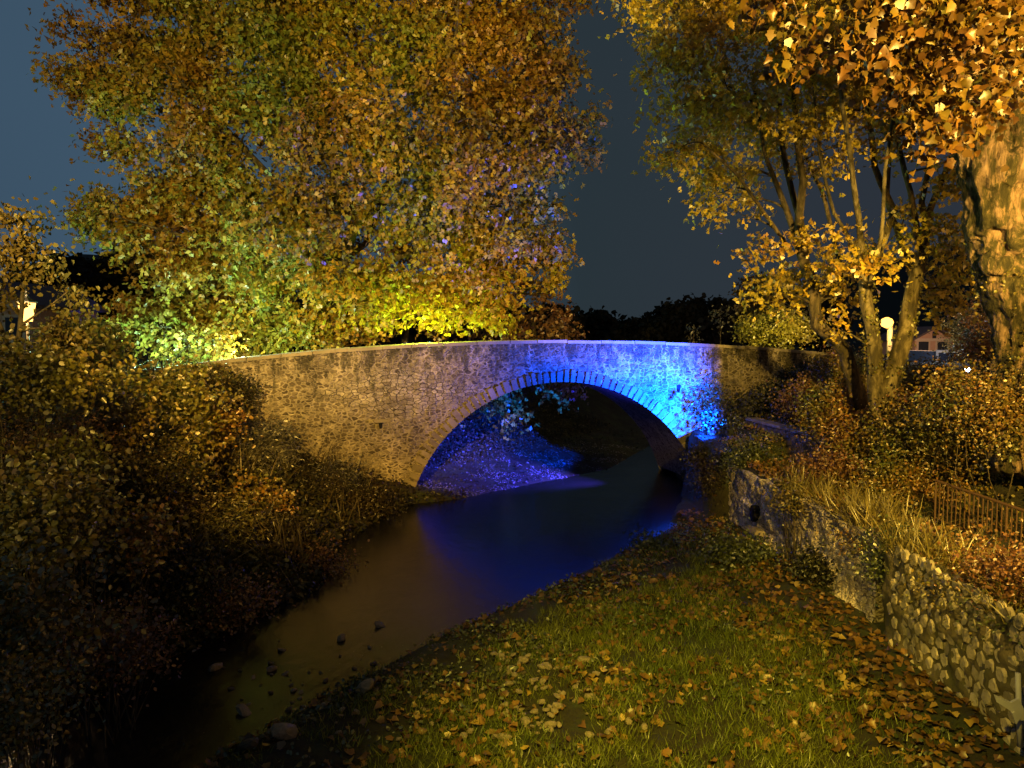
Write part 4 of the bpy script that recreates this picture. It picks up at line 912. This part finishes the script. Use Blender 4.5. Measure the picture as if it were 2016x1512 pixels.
# ------------------------------------------------------------------ stones
def rock_mesh(seed):
    import bmesh
    bm = bmesh.new(); bmesh.ops.create_icosphere(bm, subdivisions=2, radius=1)
    for v in bm.verts:
        q = v.co * 1.1 + Vector((seed * 7.3, 0, 0)); k = 1 + .30 * noise.noise(q) + .12 * noise.noise(q * 2.7)
        c_ = noise.cell(q * 1.5) * .05; v.co = v.co * (k + c_ * 2.2); m_ = max(abs(v.co.x), abs(v.co.y), abs(v.co.z)); v.co = v.co * (1 - .35 * (m_ - .62)) if m_ > .62 else v.co; v.co.z *= .68; v.co.x *= 1.25
    me = bpy.data.meshes.new('stone'); bm.to_mesh(me); bm.free(); return me
RM = [rock_mesh(i) for i in range(6)]; RD = []
for me in RM: c_ = me.copy(); c_.materials.append(M['rock_dark']); RD.append(c_)
for me in RM: me.materials.append(M['rock'])
def stone(px, py, size, dark=False, label='', group=None, z=None):
    d = H * FPX / (py - HOR); q = P(px, py, d * .985); gz = max(0, float(terr(q.x, q.y)))
    o = bpy.data.objects.new('stone', (RD if dark else RM)[random.randrange(6)]); C.objects.link(o)
    o.location = (q.x, q.y, gz + size * (.12 if gz <= 0 else .38)); size *= .62; o.scale = (size, size * rng.uniform(.7, 1), size * rng.uniform(.6, 1)); o.rotation_euler = (rng.uniform(-.5, .5), rng.uniform(-.5, .5), rng.uniform(0, 6.28))
    tag(o, label, 'stone', group)
stone(672, 1262, .22, label='flat pale stone breaking the water left of midstream'); stone(748, 1236, .2, label='flat stone at the head of the shallow riffle')
stone(480, 1412, .26, label='rounded pale stone in the dark shallows'); stone(425, 1322, .24, label='long flat stone furthest left in the shallows')
stone(555, 1285, .14, label='small pale stone in the riffle left of the pebbles'); stone(535, 1325, .17, label='tilted stone in the shallow water below the pebbles')
stone(720, 1385, .30, label='large rounded boulder at the edge of the grass near the stream'); stone(1150, 1350, .24, label='pale boulder lying on the grass right of the stone heap')
stone(560, 1480, .32, label='broad mossy boulder at the bottom edge left'); stone(490, 1500, .26, True, label='dark wet boulder at the very bottom beside the mossy one')
stone(1030, 1340, .17, label='pale stone at the head of the stone heap'); stone(1310, 1078, .16, True, label='dark stone in the water before the grass point')
for i in range(26):
    stone(rng.uniform(430, 760), rng.uniform(1265, 1420), rng.uniform(.05, .12), rng.uniform() < .6, 'small stone among the pebbles of the shallow riffle', 'pebbles in the shallow riffle')
for i in range(120):
    t = rng.uniform(); stone(1040 + 60 * t + rng.normal(0, 40 + 45 * t), 1310 + 200 * t + rng.normal(0, 16), rng.uniform(.04, .15) * rng.uniform(.7, 1.2), False, ('pale stone in the upper thin end of the heap on the grass bank' if t < .33 else 'pale stone in the middle of the heap on the grass bank' if t < .66 else 'pale stone in the broad lower end of the heap at the bottom edge'), 'pale stones heaped on the grass bank')
for i in range(45):
    stone(rng.uniform(560, 1040), rng.uniform(1330, 1508), rng.uniform(.04, .10), i % 2 == 0, ('pale' if i % 2 else 'brownish') + ' stone half hidden in the weeds between stream and stone heap', 'stones strewn in the bank weeds')

# ------------------------------------------------------------------ lamps in view
def lantern(x, y, d, label):
    c = P(x, y, d); gz = float(terr(c.x, c.y)); root = empty('street_lantern', (c.x, c.y, gz)); tag(root, label, 'street lamp'); hh = c.z - gz
    b = MB(); b.lathe((0, 0, 0), [(.13, 0), (.13, .15), (.09, .2), (.075, .6), (.05, .7), (.045, hh - .55), (.07, hh - .5), (.04, hh - .42), (.04, hh - .33)], 12); b.build('pole', M['polewarm'], root, True)
    b = MB(); b.tube([(0, 0, hh - .31), (0, 0, hh + .26)], [.14 * 1.0, .25], 4); b.build('glass', M['lampglow'], root)
    b = MB(); b.tube([(0, 0, hh + .265), (0, 0, hh + .30), (0, 0, hh + .42), (0, 0, hh + .46)], [.30, .30, .09, .07], 4); b.lathe((0, 0, hh + .46), [(.03, 0), (.05, .06), (.02, .12), (.035, .17), (.0, .25)], 8)
    b.build('lamp_cap', M['lampmetal'], root); return root
lantern(53, 613, 23, 'lit four-sided lantern on a pole behind the bushes at the left edge')
c = P(1746, 635, 37); root = empty('globe_lamp', (c.x, c.y, 4.8)); tag(root, 'round orange street lamp on a painted post seen between the forked stems', 'street lamp')
b = MB(); b.tube([(.22, .1, 0), (.22, .1, c.z - 4.8 + .1)], .13, 10); b.build('post', M['polewarm'], root, True)
b = MB(); b.tube([(.22, .1, c.z - 4.8 - .35), (0, 0, c.z - 4.8 - .32), (0, 0, c.z - 4.8 - .2)], .03, 6); b.build('bracket', M['lampmetal'], root)
b = MB(); b.lathe((0, 0, c.z - 4.8), [(.05, -.27), (.24, -.17), (.31, 0), (.24, .17), (.05, .26)], 16); b.build('globe', M['lampglow2'], root, True)
c = P(1905, 727, 32); b = MB(); b.lathe((0, 0, 0), [(.02, -.1), (.1, -.06), (.12, 0), (.08, .07), (.02, .09)], 12); o = b.build('ground_lamp', M['whiteglow'], None, True); o.location = c; tag(o, 'bright white lamp low behind the hedge under the pale shrub', 'lamp')
def dot(x, y, d, r, m_, label, group=None):
    b = MB(); b.lathe((0, 0, 0), [(.1, -r), (r, -r * .4), (r, r * .4), (.1, r)], 8); o = b.build('distant_lamp', M[m_], None, True); o.location = P(x, y, d); tag(o, label, 'lamp', group)
dot(1412, 600, 190, .22, 'dimglow', 'left of two tiny white lights on the dark ridge'); dot(1420, 599, 190, .22, 'dimglow', 'right of two tiny white lights on the dark ridge')
dot(1921, 535, 120, .22, 'dimglow', 'tiny cool light high behind the leaves left of the big trunk'); dot(1945, 553, 120, .2, 'dimglow', 'tiny cool light just below another beside the big trunk'); dot(1953, 614, 120, .22, 'dimglow', 'small cool light beside the big trunk halfway down')
dot(487, 517, 100, .18, 'dimglow', 'tiny white light glinting through the plane tree')
dot(845, 676, 90, .22, 'tealglow', 'small teal light behind the parapet under the yellow-green foliage')

point('lantern_light', P(53, 613, 23) + Vector((0, -.6, .1)), 240, (1, .6, .25), .15)
point('globe_light', P(1746, 635, 37) + Vector((-.3, -1.0, .1)), 700, (1, .56, .17), .15)
# ------------------------------------------------------------------ buildings
def house(name, x0, x1, ytop, yeave, ybase, d, wallm, label, gable=True, dep=8):
    A = P(x0, ybase, d); B = P(x1, yeave, d); T = P((x0 + x1) / 2, ytop, d); base = Vector(((A.x + B.x) / 2, d, min(A.z, 4.6))); root = empty(name, base); tag(root, label, 'house')
    w_ = B.x - A.x; he = B.z - base.z; ht = T.z - base.z
    b = MB(); b.box((0, dep / 2, he / 2), (w_, dep, he))
    if gable: b.prism([Vector((-w_ / 2, 0.0, he + .002)), Vector((w_ / 2, 0, he + .002)), Vector((0, 0, ht))], (0, dep, 0))
    b.build('wall', wallm, root)
    if gable:
        b = MB()
        for s_ in (-1, 1):
            e0 = Vector((s_ * (w_ / 2 + .6), -.5, he - .25)); e1 = Vector((0, -.5, ht + .1)); b.prism([e0, e1, e1 + Vector((0, 0, .22)), e0 + Vector((0, 0, .22))], (0, dep + 1, 0))
        b.build('roof', M['rooftile'], root)
        b = MB(); b.box((0, -.12, he - .05), (w_ + .3, .24, .3)); b.build('cornice', M['shutter'], root)
        b = MB(); b.lathe((0, 0, 0), [(.0, 0), (.3, .001)], 10); 
        b = MB(); b.box((0, -.04, he + (ht - he) * .42), (.4, .08, .8)); b.build('attic_window', M['window'], root)
    for k in (-.28, .22):
        b = MB(); b.box((w_ * k, -.03, he * .62), (1.5, .06, 1.9)); f = b.build('window', M['shutter'], root)
        b = MB(); b.box((w_ * k, -.075, he * .62), (1.1, .04, 1.5)); b.build('pane', M['window'], f)
    return root
house('gabled_house', 1800, 1876, 648, 668, 715, 82, M['plaster'], 'small pink gabled house beyond the right end of the bridge')
hc = P(1838, 690, 75); point('house_street_light', (hc.x - 3, 71, hc.z + 1.5), 2600, (1, .55, .28), .2)
house('grey_building', 1848, 1898, 690, 692, 745, 60, M['plaster_grey'], 'blue-grey building wall below and right of the pink gabled house', gable=False)
point('ground_lamp_light', P(1902, 722, 31.4), 55, (.62, .74, 1), .1)
gc = P(1880, 700, 55); point('grey_building_light', (gc.x, 56, gc.z + 1), 420, (.6, .7, 1), .2)
house('left_house', -60, 62, 560, 600, 720, 50, M['plaster'], 'pinkish house wall dimly seen behind the lantern')
tb = P(1088, 620, 110); r_ = empty('tower_block', (tb.x, 110, 4.6)); tag(r_, 'distant flat-roofed block with teal lights left of the dark ridge', 'building')
b = MB(); b.box((0, 4, 3.3), (5.5, 8, 6.6)); b.box((-1, 4, 6.9), (2, 4, .58)); b.build('wall', M['plaster_grey'], r_)
for k, zz in ((-1.6, 5.4), (0, 5.4), (1.6, 5.4), (.8, 4.4)):
    b = MB(); b.box((k, -.03, zz), (1.0, .06, .35)); b.build('window', M['tealglow'], r_)
print('FACES', sum(len(o.data.polygons) for o in bpy.data.objects if o.type == 'MESH'))
